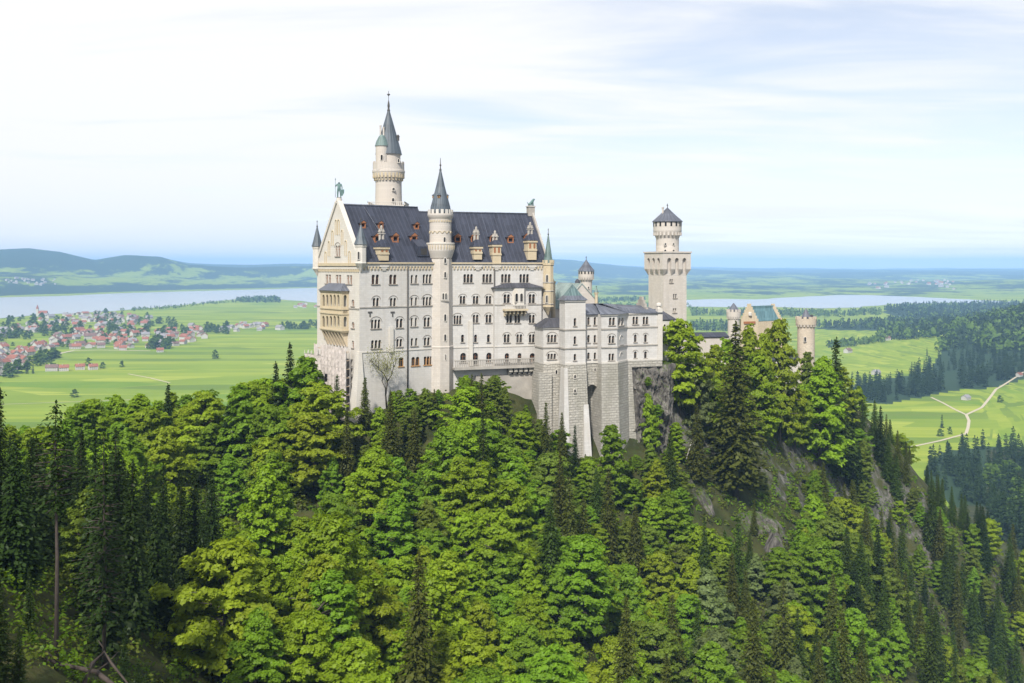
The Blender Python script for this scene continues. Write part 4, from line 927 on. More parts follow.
hol = {k: [] for k in 'ABCDEF'}
def wi(k, fr, px, py, n, w, h, **kw): hol[k].extend(window(bower, fr, px, py, n, w, h, **kw))
wi('A', fA, 552.0, 338.6, 3, 8.2, 7.4, hood=True); wi('A', fA, 551.8, 356.4, 3, 7.8, 5.4, hood=True)
for py, h in ((322.0, 7.6), (340.2, 7.6), (357.2, 6.4)): wi('B', fB, 575.0, py, 1, 2.3, h)
for py, h in ((321.0, 7.6), (338.8, 7.4), (355.8, 6.4)):
    for px in (588.6, 595.0): wi('C', fC, px, py, 1, 2.1, h)
wi('D', fD, 612.0, 321.4, 2, 5.4, 7.6); wi('D', fD, 611.6, 339.4, 2, 5.2, 7.2, hood=True); wi('D', fD, 611.4, 357.0, 2, 5.0, 6.8)
wi('F', fD2, 621.0, 321.6, 2, 5.0, 7.6)
for px in (635.4, 645.6): wi('E', fE2, px, 320.4, 2, 5.0, 7.4); wi('E', fE2, px, 338.2, 1, 2.4, 7.4, hood=True); wi('E', fE2, px, 354.8, 1, 2.4, 6.6, hood=True)
m = MB(); ST = [(fA, lA, zA, 'A'), (fB, lB, zB, 'B'), (fC, lC, zC, 'C'), (fD, lD, zC, 'D'), (fD2, lD2, zC, 'F'), (fE2, lE2, zC, 'E')]
for fr, L, zt_, k in ST:
    wall_cdt(m, fr, [(0, SB), (L, SB), (L, zt_), (0, zt_)], hol[k], M['lime'])
def side(mb, fr, s, d0, d1, z0, z1, mt): mb.poly([fr.P(s, z0, -d1), fr.P(s, z0, -d0), fr.P(s, z1, -d0), fr.P(s, z1, -d1)], mt)
side(m, fA, 0, 0, 6, SB, zA, M['lime']); side(m, fA, lA, 0, 6, SB, zA, M['lime'])
side(m, fB, 0, 0, 3.6, SB, zB, M['lime']); side(m, fB, lB, 0, 3.6, SB, zB, M['lime']); m.poly([fB.P(0, SB, -3.6), fB.P(lB, SB, -3.6), fB.P(lB, zB, -3.6), fB.P(0, zB, -3.6)], M['lime'])
side(m, fD, 0, 0, 3, SB, zC, M['lime']); side(m, fE2, lE2, 0, 11, SB, zC, M['lime'])
m.poly([fC.P(0, SB, -11), fE2.P(lE2, SB, -11), fE2.P(lE2, zC, -11), fC.P(0, zC, -11)], M['lime'])
m.poly([fA.P(0, SB, -6), fA.P(lA, SB, -6), fA.P(lA, zA, -6), fA.P(0, zA, -6)], M['lime'])
m.build('wall', bower)
m = MB()
for fr, L, zt_, k in ST:
    for z in (S1, S2):
        if k == 'A' and z == S1: continue
        band(m, fr, -0.1, L + 0.08, z, M['render'], 0.34, 0.2)
    band(m, fr, -0.1, L + 0.1, zt_ - 0.18, M['limew'], 0.34, 0.28)
    band(m, fr, 0, L, SB + 0.2, M['limew'], 0.4, 0.26)
FAl = Fr(fA.at(0, -6), AB - 90); FBl = Fr(fB.at(0, -3.6), AB - 90)
band(m, FAl, 0, 6, S2, M['render'], 0.34, 0.2); band(m, FBl, 0, 3.6, S2, M['render'], 0.34, 0.2); band(m, FBl, 0, 3.6, S1, M['render'], 0.34, 0.2)
m.build('string_course', bower)
# blind arches on the chamfered face
for py in (339.5, 356.5):
    m = MB(); s = fD2.s_(621.2); z = fD2.z_(621, py)
    for i in range(10):
        a0, a1 = math.pi * i / 10, math.pi * (i + 1) / 10
        q = [(s + r * math.cos(x), z + r * math.sin(x)) for r, x in ((1.0, a0), (1.2, a0), (1.2, a1), (1.0, a1))]
        m.prism([fD2.P(a, b, 0.12) for a, b in q], [fD2.P(a, b, 0.003) for a, b in q], M['limew'])
    m.box(fD2, s - 1.2, s + 1.2, z - 1.5, z - 1.3, 0.003, 0.18, M['render']); m.build('blind_arch', bower)
m = MB(); e = 0.5
b = [fA.P(-e, zA, e), fA.P(lA + 0.2, zA, e), fA.P(lA + 0.2, zA, -6.4), fA.P(-e, zA, -6.4)]; t_ = [fA.P(2.2, zA + 2.1, -1.6), fA.P(lA + 0.2, zA + 2.1, -1.6), fA.P(lA + 0.2, zA + 2.1, -4.4), fA.P(2.2, zA + 2.1, -4.4)]
m.prism(b, t_, M['slated'])
# main hipped roof with the half-round hip over the bay
zr = fC.z_(594, 303.4, -6)
f2 = [fC.P(-1, zC, e), fC.P(lC + 2.0, zC, e), fC.P(lC + 3.2, zr, -6), fC.P(-1, zr, -6)]; roof_slab(m, f2, M['slateg'])
pk_ = fD.P(lD * 0.35, zr, -6.5); pe_ = fE2.P(lE2 - 9.0, zr + 0.2, -5.5); pend = fE2.P(lE2 - 4.2, zr - 0.1, -5.5)
d0, d1, d2 = fD.P(-0.5, zC, e), fD.P(lD + 0.1, zC, e), fD2.P(lD2 + 0.1, zC, e)
m.poly([fC.P(lC - 0.6, zC, e), fC.P(lC + 1.2, zr + 0.02, -6), pk_], M['slateg'])
for tri in ((fC.P(lC - 0.6, zC, e), d0, pk_), (d0, d1, pk_), (d1, d2, pk_)): m.poly([p for p in tri], M['slateg'])
roof_slab(m, [d2, fE2.P(lE2 + 0.2, zC, e), fE2.P(lE2 - 2.2, zr - 0.8, -5.5), pk_ + Vector((2, .6, 0))], M['slateg'])
m.poly([fC.P(-1, zr, -6), fC.P(lC, zr, -6), pk_, pk_ + Vector((2, .6, 0)), fE2.P(lE2 - 2.2, zr - 0.8, -5.5), fE2.P(lE2, zC, -12), fC.P(-1, zC, -12)], M['slateg'])
m.poly([fE2.P(lE2 + 0.2, zC, e), fE2.P(lE2, zC, -12), fE2.P(lE2 - 2.2, zr - 0.8, -5.5)], M['slateg'])
m.build('roof', bower)
m = MB(); b = [fB.P(-e, zB, e), fB.P(lB + e, zB, e), fB.P(lB + e, zB, -4.0), fB.P(-e, zB, -4.0)]; c = fB.P(lB / 2, zB, -1.8)
t_ = [c.lerp(p, 0.62) + Vector((0, 0, 1.1)) for p in b]; m.prism(b, t_, M['slateg'], False); pyramid(m, t_, c + Vector((0, 0, 3.9)), M['patina']); m.poly(b[::-1], M['slateg']); m.build('turret_roof', bower)
# stepped gable piece at the east end
m = MB(); s = lE2 - 2.6
for i, (a, b, z) in enumerate(((2.4, 9.0, 1.2), (3.2, 8.2, 2.2), (4.0, 7.4, 3.1), (4.9, 6.5, 3.9))): m.box(Fr(fE2.at(s, -a), AB + 89), 0, b - a, zC + (0.0 if i == 0 else z - 0.95), zC + z - 0.003 * i, -0.6, 0, M['render'])
m.box(fE2, lE2 - 1.1, lE2 + 0.15, SB, zC + 1.0, -1.2, 0.25, M['limew']); m.lathe(fE2.at(lE2 - 0.5, -0.5), [(0.5, zC + 1.002), (0.5, zC + 1.5), (0.75, zC + 1.7), (0.7, zC + 2.3), (0.2, zC + 2.5)], M['limew'], 8)
m.build('parapet', bower)
for fr, px, yt, yb in ((fA, 561.0, 330, 405), (fC, 601.0, 315, 366)):
    q = MB(); s = fr.s_(px); q.tube([fr.P(s, fr.z_(px, yt), 0.25), fr.P(s, fr.z_(px, yb), 0.6 if px < 590 else 0.25)], 0.16, M['iron'], 6); q.build('drain_pipe', bower)
# rough stone base, battered, with the tall arched cleft
m = MB(); zt_ = SB - 0.004
def base_block(fr, s0, s1, d, zb, bat, mt=M['plinth'], top=0.25):
    z_ = zb; m.prism([fr.P(s0 - bat * 0.5, z_, bat), fr.P(s1 + bat * 0.35, z_, bat), fr.P(s1, z_, -d), fr.P(s0 - bat * .5, z_, -d)], [fr.P(s0 - 0.05, zt_, top), fr.P(s1 + 0.05, zt_, top), fr.P(s1 + 0.05, zt_, -d), fr.P(s0 - 0.05, zt_, -d)], mt)
base_block(fA, 0, lA + 1.5, 8, -60, 1.4)
m.box(fA, -1.8, 1.6, -60, fA.z_(548, 372), 0.3, 1.5, M['plinth'])
sl_a, sl_b = fC.s_(586.4, 1.0), fC.s_(598.4, 1.0)
base_block(fB, 0, lB, 8, -64, 2.6)
bt = MB()
base_block(fD, 0.0, lD, 8, -64, 1.8); base_block(fD2, -0.3, lD2, 8, -64, 1.2)
m.prism([fE2.P(-0.3, -64, 1.0), fE2.P(fE2.s_(640), -64, 1.0), fE2.P(fE2.s_(640), -64, -8), fE2.P(-0.3, -64, -8)], [fE2.P(-0.3, zt_ - 0.01, 0.2), fE2.P(fE2.s_(631), zt_ - 0.01, 0.2), fE2.P(fE2.s_(631), zt_ - 0.01, -8), fE2.P(-0.3, zt_ - 0.01, -8)], M['plinth'])
m.box(fE2, -0.2, lE2 + 0.1, SB - 1.6, zt_ - 0.02, -9, 0.22, M['plinth'])
wall_cdt(m, fC, [(-2.0, -64), (lC + 2.5, -64), (lC + 2.5, zt_), (-2.0, zt_)], [light_poly(sl_a + 0.3, sl_b + 0.25, -64 + 0.01, fC.z_(592, 384.6), True, 10)], M['plinth'], 0.12)
for a, b, in ((sl_a + 0.3, sl_b + 0.25),):
    pl = light_poly(a, b, -63.9, fC.z_(592, 384.6), True, 10); n_ = len(pl); m.add([fC.P(x, z, 0.12) for x, z in pl] + [fC.P(x, z, -11.0) for x, z in pl], [(i, n_ + i, n_ + (i + 1) % n_, (i + 1) % n_) for i in range(n_)], M['plinth'])
    m.poly([fC.P(a - 0.2, -64, -10.9), fC.P(b + 0.2, -64, -10.9), fC.P(b + 0.2, zt_, -10.9), fC.P(a - 0.2, zt_, -10.9)], M['plinth'])
# smooth buttresses either side of the cleft
m.prism([fB.P(lB - 1.9, -64, 4.6), fB.P(lB + 1.0, -64, 4.6), fB.P(lB + 1.0, -64, 0), fB.P(lB - 1.9, -64, 0)], [fB.P(lB - 0.9, fB.z_(584, 404), 0.95), fB.P(lB + 0.35, fB.z_(584, 404), 0.95), fB.P(lB + 0.35, fB.z_(584, 404), 0), fB.P(lB - 0.9, fB.z_(584, 404), 0)], M['lime'])
m.prism([fB.P(-1.6, -64, 3.0), fB.P(0.6, -64, 3.0), fB.P(0.6, -64, -3), fB.P(-1.6, -64, -3)], [fB.P(-0.35, zt_ - 0.8, 0.5), fB.P(0.5, zt_ - 0.8, 0.5), fB.P(0.5, zt_ - 0.8, -2), fB.P(-0.35, zt_ - 0.8, -2)], M['lime'])
m.build('stone_base', bower)
slot_windows(bower, [(fB, 575.0, 376.6, 1.8, 3.4, 0.62), (fB, 575.0, 391.0, 1.8, 3.4, 0.98), (fA, 556.4, 372.0, 1.8, 4.0, 0.42), (fC, 595.0, 369.6, 1.5, 2.8, 0.2)])

# ---------------------------------------------------------------- square tower
SQ = q_at(663.6, 300.0); AQ = 25.0; WQ = 8.3
fQ = Fr(SQ, AQ); fL = Fr(fQ.at(0, -WQ), AQ - 90)
cq = fQ.at(WQ / 2, -WQ / 2)
sq = thing('square_tower', (cq[0], cq[1], -34), 'square pale tower with a flared arcaded top and a round drum under a slate cone', 'tower')
zT = fQ.z_(663.6, 252.8); zK = fQ.z_(663.6, 275.4); OVQ = 0.95
m = MB()
hq, hlq = [], []
for px, py, w, h in ((671.3, 281.0, 3.0, 3.4), (675.0, 296.0, 3.2, 4.0), (674.6, 310.6, 3.2, 4.2)): hq.extend(window(sq, fQ, px, py, 2, w, h, arch=False, pane=M['grill'] if py > 305 else None))
wall_cdt(m, fQ, [(0, -45), (WQ, -45), (WQ, zK), (0, zK)], hq, M['tower']); wall_cdt(m, fL, [(0, -45), (WQ, -45), (WQ, zK), (0, zK)], [], M['tower'])
for a, b in (((WQ, 0), (WQ, -WQ)), ((WQ, -WQ), (0, -WQ))): m.poly([fQ.P(a[0], -45, a[1]), fQ.P(b[0], -45, b[1]), fQ.P(b[0], zK, b[1]), fQ.P(a[0], zK, a[1])], M['tower'])
# flared head: corbelled niches with pointed undersides
zM = fQ.z_(663.6, 260.6)
for fr in (fQ, fL, Fr(fQ.at(WQ), AQ + 90), Fr(fQ.at(WQ, -WQ), AQ + 180)):
    cen = [WQ * (0.17 + 0.33 * i) for i in range(3)]; pr = 0.82
    hh = [light_poly(c - pr + 0.1 - 0.0, c + pr - 0.1, zM - 2.6, zM + 0.8, True, 8) for c in cen]
    wall_cdt(m, fr, [(-OVQ, zM - 2.61), (WQ + OVQ, zM - 2.61), (WQ + OVQ, zT), (-OVQ, zT)], hh, M['tower'], OVQ)
    for h_ in hh:
        n_ = len(h_); m.add([fr.P(x, z, OVQ) for x, z in h_] + [fr.P(x, z, 0.02) for x, z in h_], [(i, n_ + i, n_ + (i + 1) % n_, (i + 1) % n_) for i in range(n_) if i != 0], M['tower'])
    m.poly([fr.P(0, zK, 0.021), fr.P(WQ, zK, 0.021), fr.P(WQ, zM + 0.9, 0.021), fr.P(0, zM + 0.9, 0.021)], M['tower'])
    edges_ = [-OVQ] + [v for c in cen for v in (c - pr + 0.1, c + pr - 0.1)] + [WQ + OVQ]
    for i in range(0, 8, 2):                           # the ribs between niches taper in to the shaft
        a, b = edges_[i], edges_[i + 1]; c = (a + b) / 2; c = min(max(c, 0.1), WQ - 0.1)
        lo = [fr.P(c - 0.12, zK, 0.03), fr.P(c + 0.12, zK, 0.03), fr.P(c + 0.12, zK, 0.0), fr.P(c - 0.12, zK, 0.0)]
        m.prism(lo, [fr.P(a, zM - 2.6, OVQ), fr.P(b, zM - 2.6, OVQ), fr.P(b, zM - 2.6, 0.0), fr.P(a, zM - 2.6, 0.0)], M['tower'])
def sqring(o0, o1, z0, z1, mt):
    a, b = -o1, WQ + o1
    m.prism([fQ.P(a, z0, o1), fQ.P(b, z0, o1), fQ.P(b, z0, -b), fQ.P(a, z0, -b)], [fQ.P(a, z1, o1), fQ.P(b, z1, o1), fQ.P(b, z1, -b), fQ.P(a, z1, -b)], mt)
sqring(0, OVQ + 0.25, zT + 0.003, zT + 0.45, M['tower'])
m.build('wall', sq)
m = MB(); Z, U = dial(cq)
m.lathe(cq, [(11.4 * U, zT), (11.4 * U, Z(238.6)), (12.2 * U, Z(236.5)), (13.9 * U, Z(232)), (14.1 * U, Z(231)), (14.1 * U, Z(222.4))], M['tower'], 30); dr = m.build('drum', sq)
m = MB(); m.ring(cq, 12.0 * U, 14.2 * U, Z(235.6), Z(232.4), 22, M['tower'], 0.45); m.build('corbel', dr)
m = MB(); m.lathe(cq, [(15.4 * U, Z(222.0)), (15.2 * U, Z(221.4)), (7.6 * U, Z(214.6)), (0.4 * U, Z(207.6))], M['slateg'], 20, False); m.build('roof', dr)
m = MB(); m.lathe((cq[0] - 5.0 * U, cq[1] - 3 * U), [(0.95 * U, Z(217)), (0.95 * U, Z(208.6)), (1.3 * U, Z(208.4)), (1.3 * U, Z(207.2))], M['tower'], 8); m.build('chimney', dr)
m = MB(); m.lathe(cq, [(0.15, Z(208.5)), (0.1, Z(205.8)), (0.3, Z(205.2)), (0.1, Z(204.4)), (0.05, Z(203.4))], M['iron'], 6); m.build('finial', dr)
for i in range(16):
    a = 2 * math.pi * i / 16 + 0.12; fr = Fr((cq[0] + 14.1 * U * math.cos(a), cq[1] + 14.1 * U * math.sin(a)), math.degrees(a) + 90)
    if math.sin(a) > 0.45: continue
    g = MB(); g.prism([fr.P(x, z, 0.05) for x, z in ((-.28, Z(226.6)), (.28, Z(226.6)), (.28, Z(222.3)), (-.28, Z(222.3)))], [fr.P(x, z, -0.2) for x, z in ((-.28, Z(226.6)), (.28, Z(226.6)), (.28, Z(222.3)), (-.28, Z(222.3)))], M['glass']); g.build('window', dr)
fr = Fr((cq[0], cq[1] - 11.5 * U), 10); slot_windows(dr, [(fr, 665.4, 244.0, 1.8, 1.8, 0.12), (fr, 673.6, 244.0, 1.8, 1.8, 0.12), (fr, 665.2, 251.4, 2.0, 3.6, 0.12), (fr, 673.6, 251.4, 2.0, 3.6, 0.12)])

# ---------------------------------------------------------------- lower buildings of the upper courtyard
kc = q_at(581.8, 264.0); AK = A1 + 2; fK = Fr(kc, AK); hwk = 4.6; zr = fK.z_(582, 283.2); zw = fK.z_(596, 301.5)
kh = thing('courtyard_house', (kc[0], kc[1] + 5, -28), 'courtyard house with pale gable and green copper roof between palace and small turret', 'house')
m = MB(); m.poly([fK.P(-hwk, -40), fK.P(hwk, -40), fK.P(hwk, zw), fK.P(0.3, zr), fK.P(-0.3, zr), fK.P(-hwk, zw)], M['tower']); Lk = 15
m.poly([fK.P(-hwk, -40, -Lk), fK.P(-hwk, -40), fK.P(-hwk, zw), fK.P(-hwk, zw, -Lk)], M['lime']); m.poly([fK.P(hwk, -40), fK.P(hwk, -40, -Lk), fK.P(hwk, zw, -Lk), fK.P(hwk, zw)], M['lime'])
m.poly([fK.P(-hwk, zw, -Lk), fK.P(hwk, zw, -Lk), fK.P(0, zr, -Lk)], M['lime'])
m.box(fK, -10.5, -hwk - 0.01, -40, fK.z_(560, 309), -9, -2, M['lime'])
m.build('wall', kh)
m = MB(); roof_slab(m, [fK.P(-hwk - 0.5, zw - 0.4, 0.15), fK.P(-hwk - 0.5, zw - 0.4, -Lk), fK.P(0, zr, -Lk), fK.P(0, zr, 0.15)], M['palecopper'], 0.2); roof_slab(m, [fK.P(hwk + 0.5, zw - 0.4, 0.15), fK.P(hwk + 0.5, zw - 0.4, -Lk), fK.P(0, zr + 0.02, -Lk), fK.P(0, zr + 0.02, 0.15)], M['palecopper'], 0.2)
zz_ = fK.z_(560, 309); m.prism([fK.P(-10.9, zz_, -1.6), fK.P(-hwk - 0.02, zz_, -1.6), fK.P(-hwk - 0.02, zz_, -9.4), fK.P(-10.9, zz_, -9.4)], [fK.P(-9.0, zz_ + 3.2, -4), fK.P(-hwk - 0.02, zz_ + 5.2, -4), fK.P(-hwk - 0.02, zz_ + 5.2, -7), fK.P(-9.0, zz_ + 3.2, -7)], M['palecopper'])
m.build('roof', kh)
m = MB(); c = q_at(553.2, 260); Z, U = dial(c); m.lathe(c, [(2.2 * U, -30), (2.2 * U, Z(283)), (2.7 * U, Z(282.6)), (2.7 * U, Z(281.4)), (1.0 * U, Z(280.8)), (1.0 * U, Z(279.2))], YF, 8); m.build('chimney', kh)
m = MB(); c = q_at(577.5, 272); Z, U = dial(c); m.lathe(c, [(2.6 * U, Z(286)), (2.6 * U, Z(281.6)), (1.8 * U, Z(280)), (0.2, Z(279))], M['slated'], 10); m.build('roof_lantern', kh)
m = MB(); c = q_at(596.3, 262); Z, U = dial(c); m.lathe(c, [(1.6 * U, -30), (1.6 * U, Z(294)), (2.2 * U, Z(293.6)), (2.2 * U, Z(292.4))], YF, 8); m.lathe(c, [(2.4 * U, Z(292.4)), (1.4 * U, Z(290)), (0.3 * U, Z(287.5)), (0.2, Z(286))], M['copper'], 8); m.build('chimney', kh)
slot_windows(kh, [(fK, 581.4, 295.5, 1.6, 2.0, 0.05)])

c = q_at(586.2, 282.0); Z, U = dial(c)
tr = thing('stair_turret', (c[0], c[1], -28), 'small round white turret with a grey cone behind the green copper roof', 'tower')
m = MB(); m.lathe(c, [(5.8 * U, -40), (5.8 * U, Z(282)), (6.4 * U, Z(280.4)), (7.6 * U, Z(278)), (7.8 * U, Z(277)), (7.8 * U, Z(271.2))], M['tower'], 24); m.ring(c, 6.6 * U, 7.9 * U, Z(279.6), Z(277.4), 18, M['tower'], 0.5); m.build('wall', tr)
m = MB(); m.lathe(c, [(8.4 * U, Z(271.0)), (8.2 * U, Z(270.4)), (3.8 * U, Z(264.8)), (0.4 * U, Z(259.6))], M['slateg'], 16, False); m.build('roof', tr)
m = MB(); m.lathe(c, [(0.1, Z(260)), (0.08, Z(257.6)), (0.2, Z(257.2)), (0.05, Z(256.4))], M['iron'], 6); m.build('finial', tr)
for i in range(14):
    a = 2 * math.pi * i / 14; fr = Fr((c[0] + 7.8 * U * math.cos(a), c[1] + 7.8 * U * math.sin(a)), math.degrees(a) + 90)
    if math.sin(a) > 0.35: continue
    g = MB(); q = [(-.2, Z(274)), (.2, Z(274)), (.2, Z(271.3)), (-.2, Z(271.3))]; g.prism([fr.P(x, z, 0.04) for x, z in q], [fr.P(x, z, -0.2) for x, z in q], M['glass']); g.build('window', tr)
slot_windows(tr, [(Fr((c[0], c[1] - 5.9 * U), 8), 588.6, 287.6, 1.2, 2.2, 0.1)])

# low wing between the bower and the square tower
fl = Fr(q_at(661.0, 262), AB); ln = thing('link_building', (41, 268, -25), 'low white wall with dark lean-to roof joining lower wing to square tower', 'building')
m = MB(); m.box(fl, 0, 4.0, -40, fl.z_(664, 320), -26, 0, M['lime']); m.box(fl, 4.002, 8.6, -40, fl.z_(672, 357), -22, -1, M['lime']); m.build('wall', ln)
m = MB(); zz_ = fl.z_(664, 319.6); roof_slab(m, [fl.P(0.2, zz_, 0.3), fl.P(4.6, zz_, 0.3), fl.P(2.2, zz_ + 2.6, -5), fl.P(0.2, zz_ + 2.6, -5)], M['slated']); m.build('roof', ln)
slot_windows(ln, [(fl, 664.6, 325.5, 1.8, 2.4, 0.05), (fl, 671.4, 361.5, 1.8, 2.6, -0.92), (fl, 666.4, 361.5, 1.8, 2.6, 0.05)])

# gallery roof running to the gatehouse
fg_ = Fr(q_at(690, 322), 12); gy = thing('gallery_building', (66, 327, -34), 'long low gallery with dark roof running towards the gatehouse', 'building')
m = MB(); L = fg_.s_(729); m.box(fg_, 0, L, -50, fg_.z_(700, 337.2), -6, 0, M['tower']); m.build('wall', gy)
m = MB(); za = fg_.z_(700, 337.0); zb = fg_.z_(700, 332.4, -3); roof_slab(m, [fg_.P(-0.2, za, 0.4), fg_.P(L, za, 0.4), fg_.P(L, zb, -3), fg_.P(-0.2, zb, -3)], M['slate']); roof_slab(m, [fg_.P(-0.2, za, -6.4), fg_.P(L, za, -6.4), fg_.P(L, zb + .02, -3), fg_.P(-0.2, zb + .02, -3)], M['slate']); m.build('roof', gy)

# ---------------------------------------------------------------- gatehouse
gh = thing('gatehouse', (92, 345, -42), 'gatehouse with stepped tan gables, teal roof and a round turret at each end', 'gatehouse')
M['teal'] = m_roof('teal_slate_roof', (0.10, 0.20, 0.23), (0.15, 0.25, 0.28), 0.8)
fH = Fr(q_at(741.0, 340), 22); wH = fH.s_(758.5); zE = fH.z_(748, 322); zR = fH.z_(749.5, 303.8)
m = MB(); LH = 22.0
def stepped(fr, w, z0, zt, n, mt, o):
    for i in range(n):
        t = i / n; s0 = w / 2 * t; z1 = z0 + (zt - z0) * (i + 1) / n
        m.box(fr, s0, w - s0, z0 + (zt - z0) * i / n + (0.003 if i else -30), z1, o - 0.7, o, mt)
stepped(fH, wH, zE, zR, 6, M['tan'], 0.0)
uH = Fr(fH.at(wH, 0), 22 + 38)
# ridge runs back and to the right; rear gable stepped as well
rdir = Vector((math.cos(R(36)), math.sin(R(36)))) * 12.5
fH2 = Fr((fH.o.x + rdir.x, fH.o.y + rdir.y), 22); stepped(fH2, wH, zE, zR - 0.3, 6, M['tan'], 0.0)
for s in (0, wH): m.poly([fH.P(s, -60, -0.4), fH2.P(s, -60, -0.4), fH2.P(s, zE, -0.4), fH.P(s, zE, -0.4)], M['tan'])
m.build('wall', gh)
m = MB(); roof_slab(m, [fH.P(wH - 0.1, zE + 0.1, -0.71), fH2.P(wH - 0.1, zE + 0.1, -0.2), fH2.P(wH / 2, zR - 0.8, -0.2), fH.P(wH / 2, zR - 0.8, -0.71)], M['teal']); roof_slab(m, [fH.P(0.1, zE + 0.1, -0.71), fH2.P(0.1, zE + 0.1, -0.2), fH2.P(wH / 2, zR - 0.78, -0.2), fH.P(wH / 2, zR - 0.78, -0.71)], M['teal']); m.build('roof', gh)
m = MB(); m.box(fH, wH * 0.15, wH * 0.8, zE - 0.6, zE + 0.2, 0.004, 0.35, M['redwood']); s = wH * 0.5; m.lathe(fH.at(s, 0.1), [(0.05, zE + 2), (0.7, zE + 2.2), (0.7, zE + 3.2), (0.05, zE + 3.4)], M['limew'], 10); m.build('gable_ornament', gh)
for px, d, hf, yc, yr, tip in ((733.6, 338, 6.0, 310.4, 316.0, 303.0), (806.0, 346, 8.6, 317.6, 323.8, 308.2)):
    c = q_at(px, d); Z, U = dial(c); m = MB(); k = hf
    m.lathe(c, [(k * U, -60), (k * 0.97 * U, Z(yr + 4)), (k * 1.0 * U, Z(yr + 3)), (k * 1.16 * U, Z(yr + 0.6)), (k * 1.18 * U, Z(yc + 1.4)), (k * 0.9 * U, Z(yc + 1.3))], M['tanw'] if px > 780 else M['tower'], 24)
    m.ring(c, k * 0.95 * U, k * 1.19 * U, Z(yc + 1.45), Z(yc - 1.0), 12, M['tanw'] if px > 780 else M['tower'], 0.55); m.ring(c, k * 0.96 * U, k * 1.14 * U, Z(yr + 2.6), Z(yr + 0.7), 18, M['tower'], 0.45)
    t = m.build('turret', gh)
    m = MB(); kk = 0.5 if px > 780 else 0.85
    m.lathe(c, [(k * kk * U, Z(yc + 2)), (k * kk * U, Z(yc - 0.5)), (k * kk * 1.1 * U, Z(yc - 0.6)), (0.1, Z(tip))], M['slateg'], 14, False); m.build('roof', t)
    if px > 780:
        m = MB(); fr = Fr(c, 0); m.box(fr, 3.2 * U, 7.2 * U, Z(yc + 1), Z(yc - 2.6), -2, 0, M['slated']); m.build('roof_hut', t)
        slot_windows(t, [(Fr((c[0], c[1] - k * U), 0), 805.2, 339.4, 2.0, 4.6, 0.1)])
# lower gate building seen between the trees
fJ = Fr(q_at(773, 330), 14); hj = []
gb = thing('gate_building', (90, 332, -44), 'white gate building with red door and arched porch seen between the trees', 'building')
L = fJ.s_(800); 
for px, py, w, h in ((781, 379, 2.4, 8.5),): hj += window(gb, fJ, px, py, 1, w, h, name='door', pane=M['redwood'])
for px in (789, 796): hj += window(gb, fJ, px, 376, 1, 2.4, 5.0)
m = MB(); wall_cdt(m, fJ, [(0, -60), (L, -60), (L, fJ.z_(785, 360)), (0, fJ.z_(785, 360))], hj, M['limew']); z = fJ.z_(785, 360)
m.poly([fJ.P(0, -60, -8), fJ.P(0, -60), fJ.P(0, z), fJ.P(0, z, -8)], M['limew']); m.poly([fJ.P(L, -60), fJ.P(L, -60, -8), fJ.P(L, z, -8), fJ.P(L, z)], M['limew']); m.build('wall', gb)
m = MB(); m.box(fJ, fJ.s_(783.5, 1), fJ.s_(794, 1), -60, fJ.z_(788, 382, 1), 0.01, 1.8, M['limew']); m.build('porch', gb)
m = MB(); roof_slab(m, [fJ.P(-0.4, z, 0.4), fJ.P(L + 0.4, z, 0.4), fJ.P(L - 1, z + 3, -4), fJ.P(1, z + 3, -4)], M['slate']); roof_slab(m, [fJ.P(-0.4, z, -8.4), fJ.P(L + 0.4, z, -8.4), fJ.P(L - 1, z + 3.02, -4), fJ.P(1, z + 3.02, -4)], M['slate']); m.build('roof', gb)
# ---------------------------------------------------------------- foliage
def m_leaf(name, c=None, c2=None, trans=0.35):
    """leaf surface; the kind's green comes with the object (its colour), each bough varies a little"""
    N = NT(name)
    a = N.n('ShaderNodeAttribute', attribute_name='tone').outputs['Fac']; info = N.n('ShaderNodeObjectInfo')
    if c is None:
        x = N.n('ShaderNodeVectorMath', operation='SCALE'); N.l(info.outputs['Color'], x.inputs[0])
        N.l(N.math('ADD', N.math('MULTIPLY', a, 0.5), N.math('ADD', N.math('MULTIPLY', info.outputs['Random'], 0.35), 0.58)), x.inputs['Scale']); col = x.outputs[0]
        hs = N.n('ShaderNodeHueSaturation'); N.l(N.math('ADD', N.math('MULTIPLY', info.outputs['Random'], 0.018), 0.487), hs.inputs['Hue']); N.l(col, hs.inputs['Color']); col = hs.outputs[0]
    else:
        col = N.mix(N.math('ADD', N.math('MULTIPLY', a, 0.65), N.math('MULTIPLY', info.outputs['Random'], 0.35)), c, c2)
    d = N.n('ShaderNodeBsdfDiffuse'); N.l(col, d.inputs[0])
    tr = N.n('ShaderNodeBsdfTranslucent'); N.l(N.mix(1.0, col, (1.25, 1.2, 0.5, 1), 'MULTIPLY'), tr.inputs[0])
    gl = N.n('ShaderNodeBsdfGlossy'); gl.inputs['Roughness'].default_value = 0.5; gl.inputs[0].default_value = (0.5, 0.55, 0.5, 1)
    s = N.n('ShaderNodeMixShader'); s.inputs[0].default_value = trans; N.l(d.outputs[0], s.inputs[1]); N.l(tr.outputs[0], s.inputs[2])
    s2 = N.n('ShaderNodeMixShader'); s2.inputs[0].default_value = 0.02; N.l(s.outputs[0], s2.inputs[1]); N.l(gl.outputs[0], s2.inputs[2])
    N.l(s2.outputs[0], N.out.inputs[0]); return N.m
LEAFM = m_leaf('broad_leaves', trans=0.42); NEEDM = m_leaf('needles', trans=0.14)
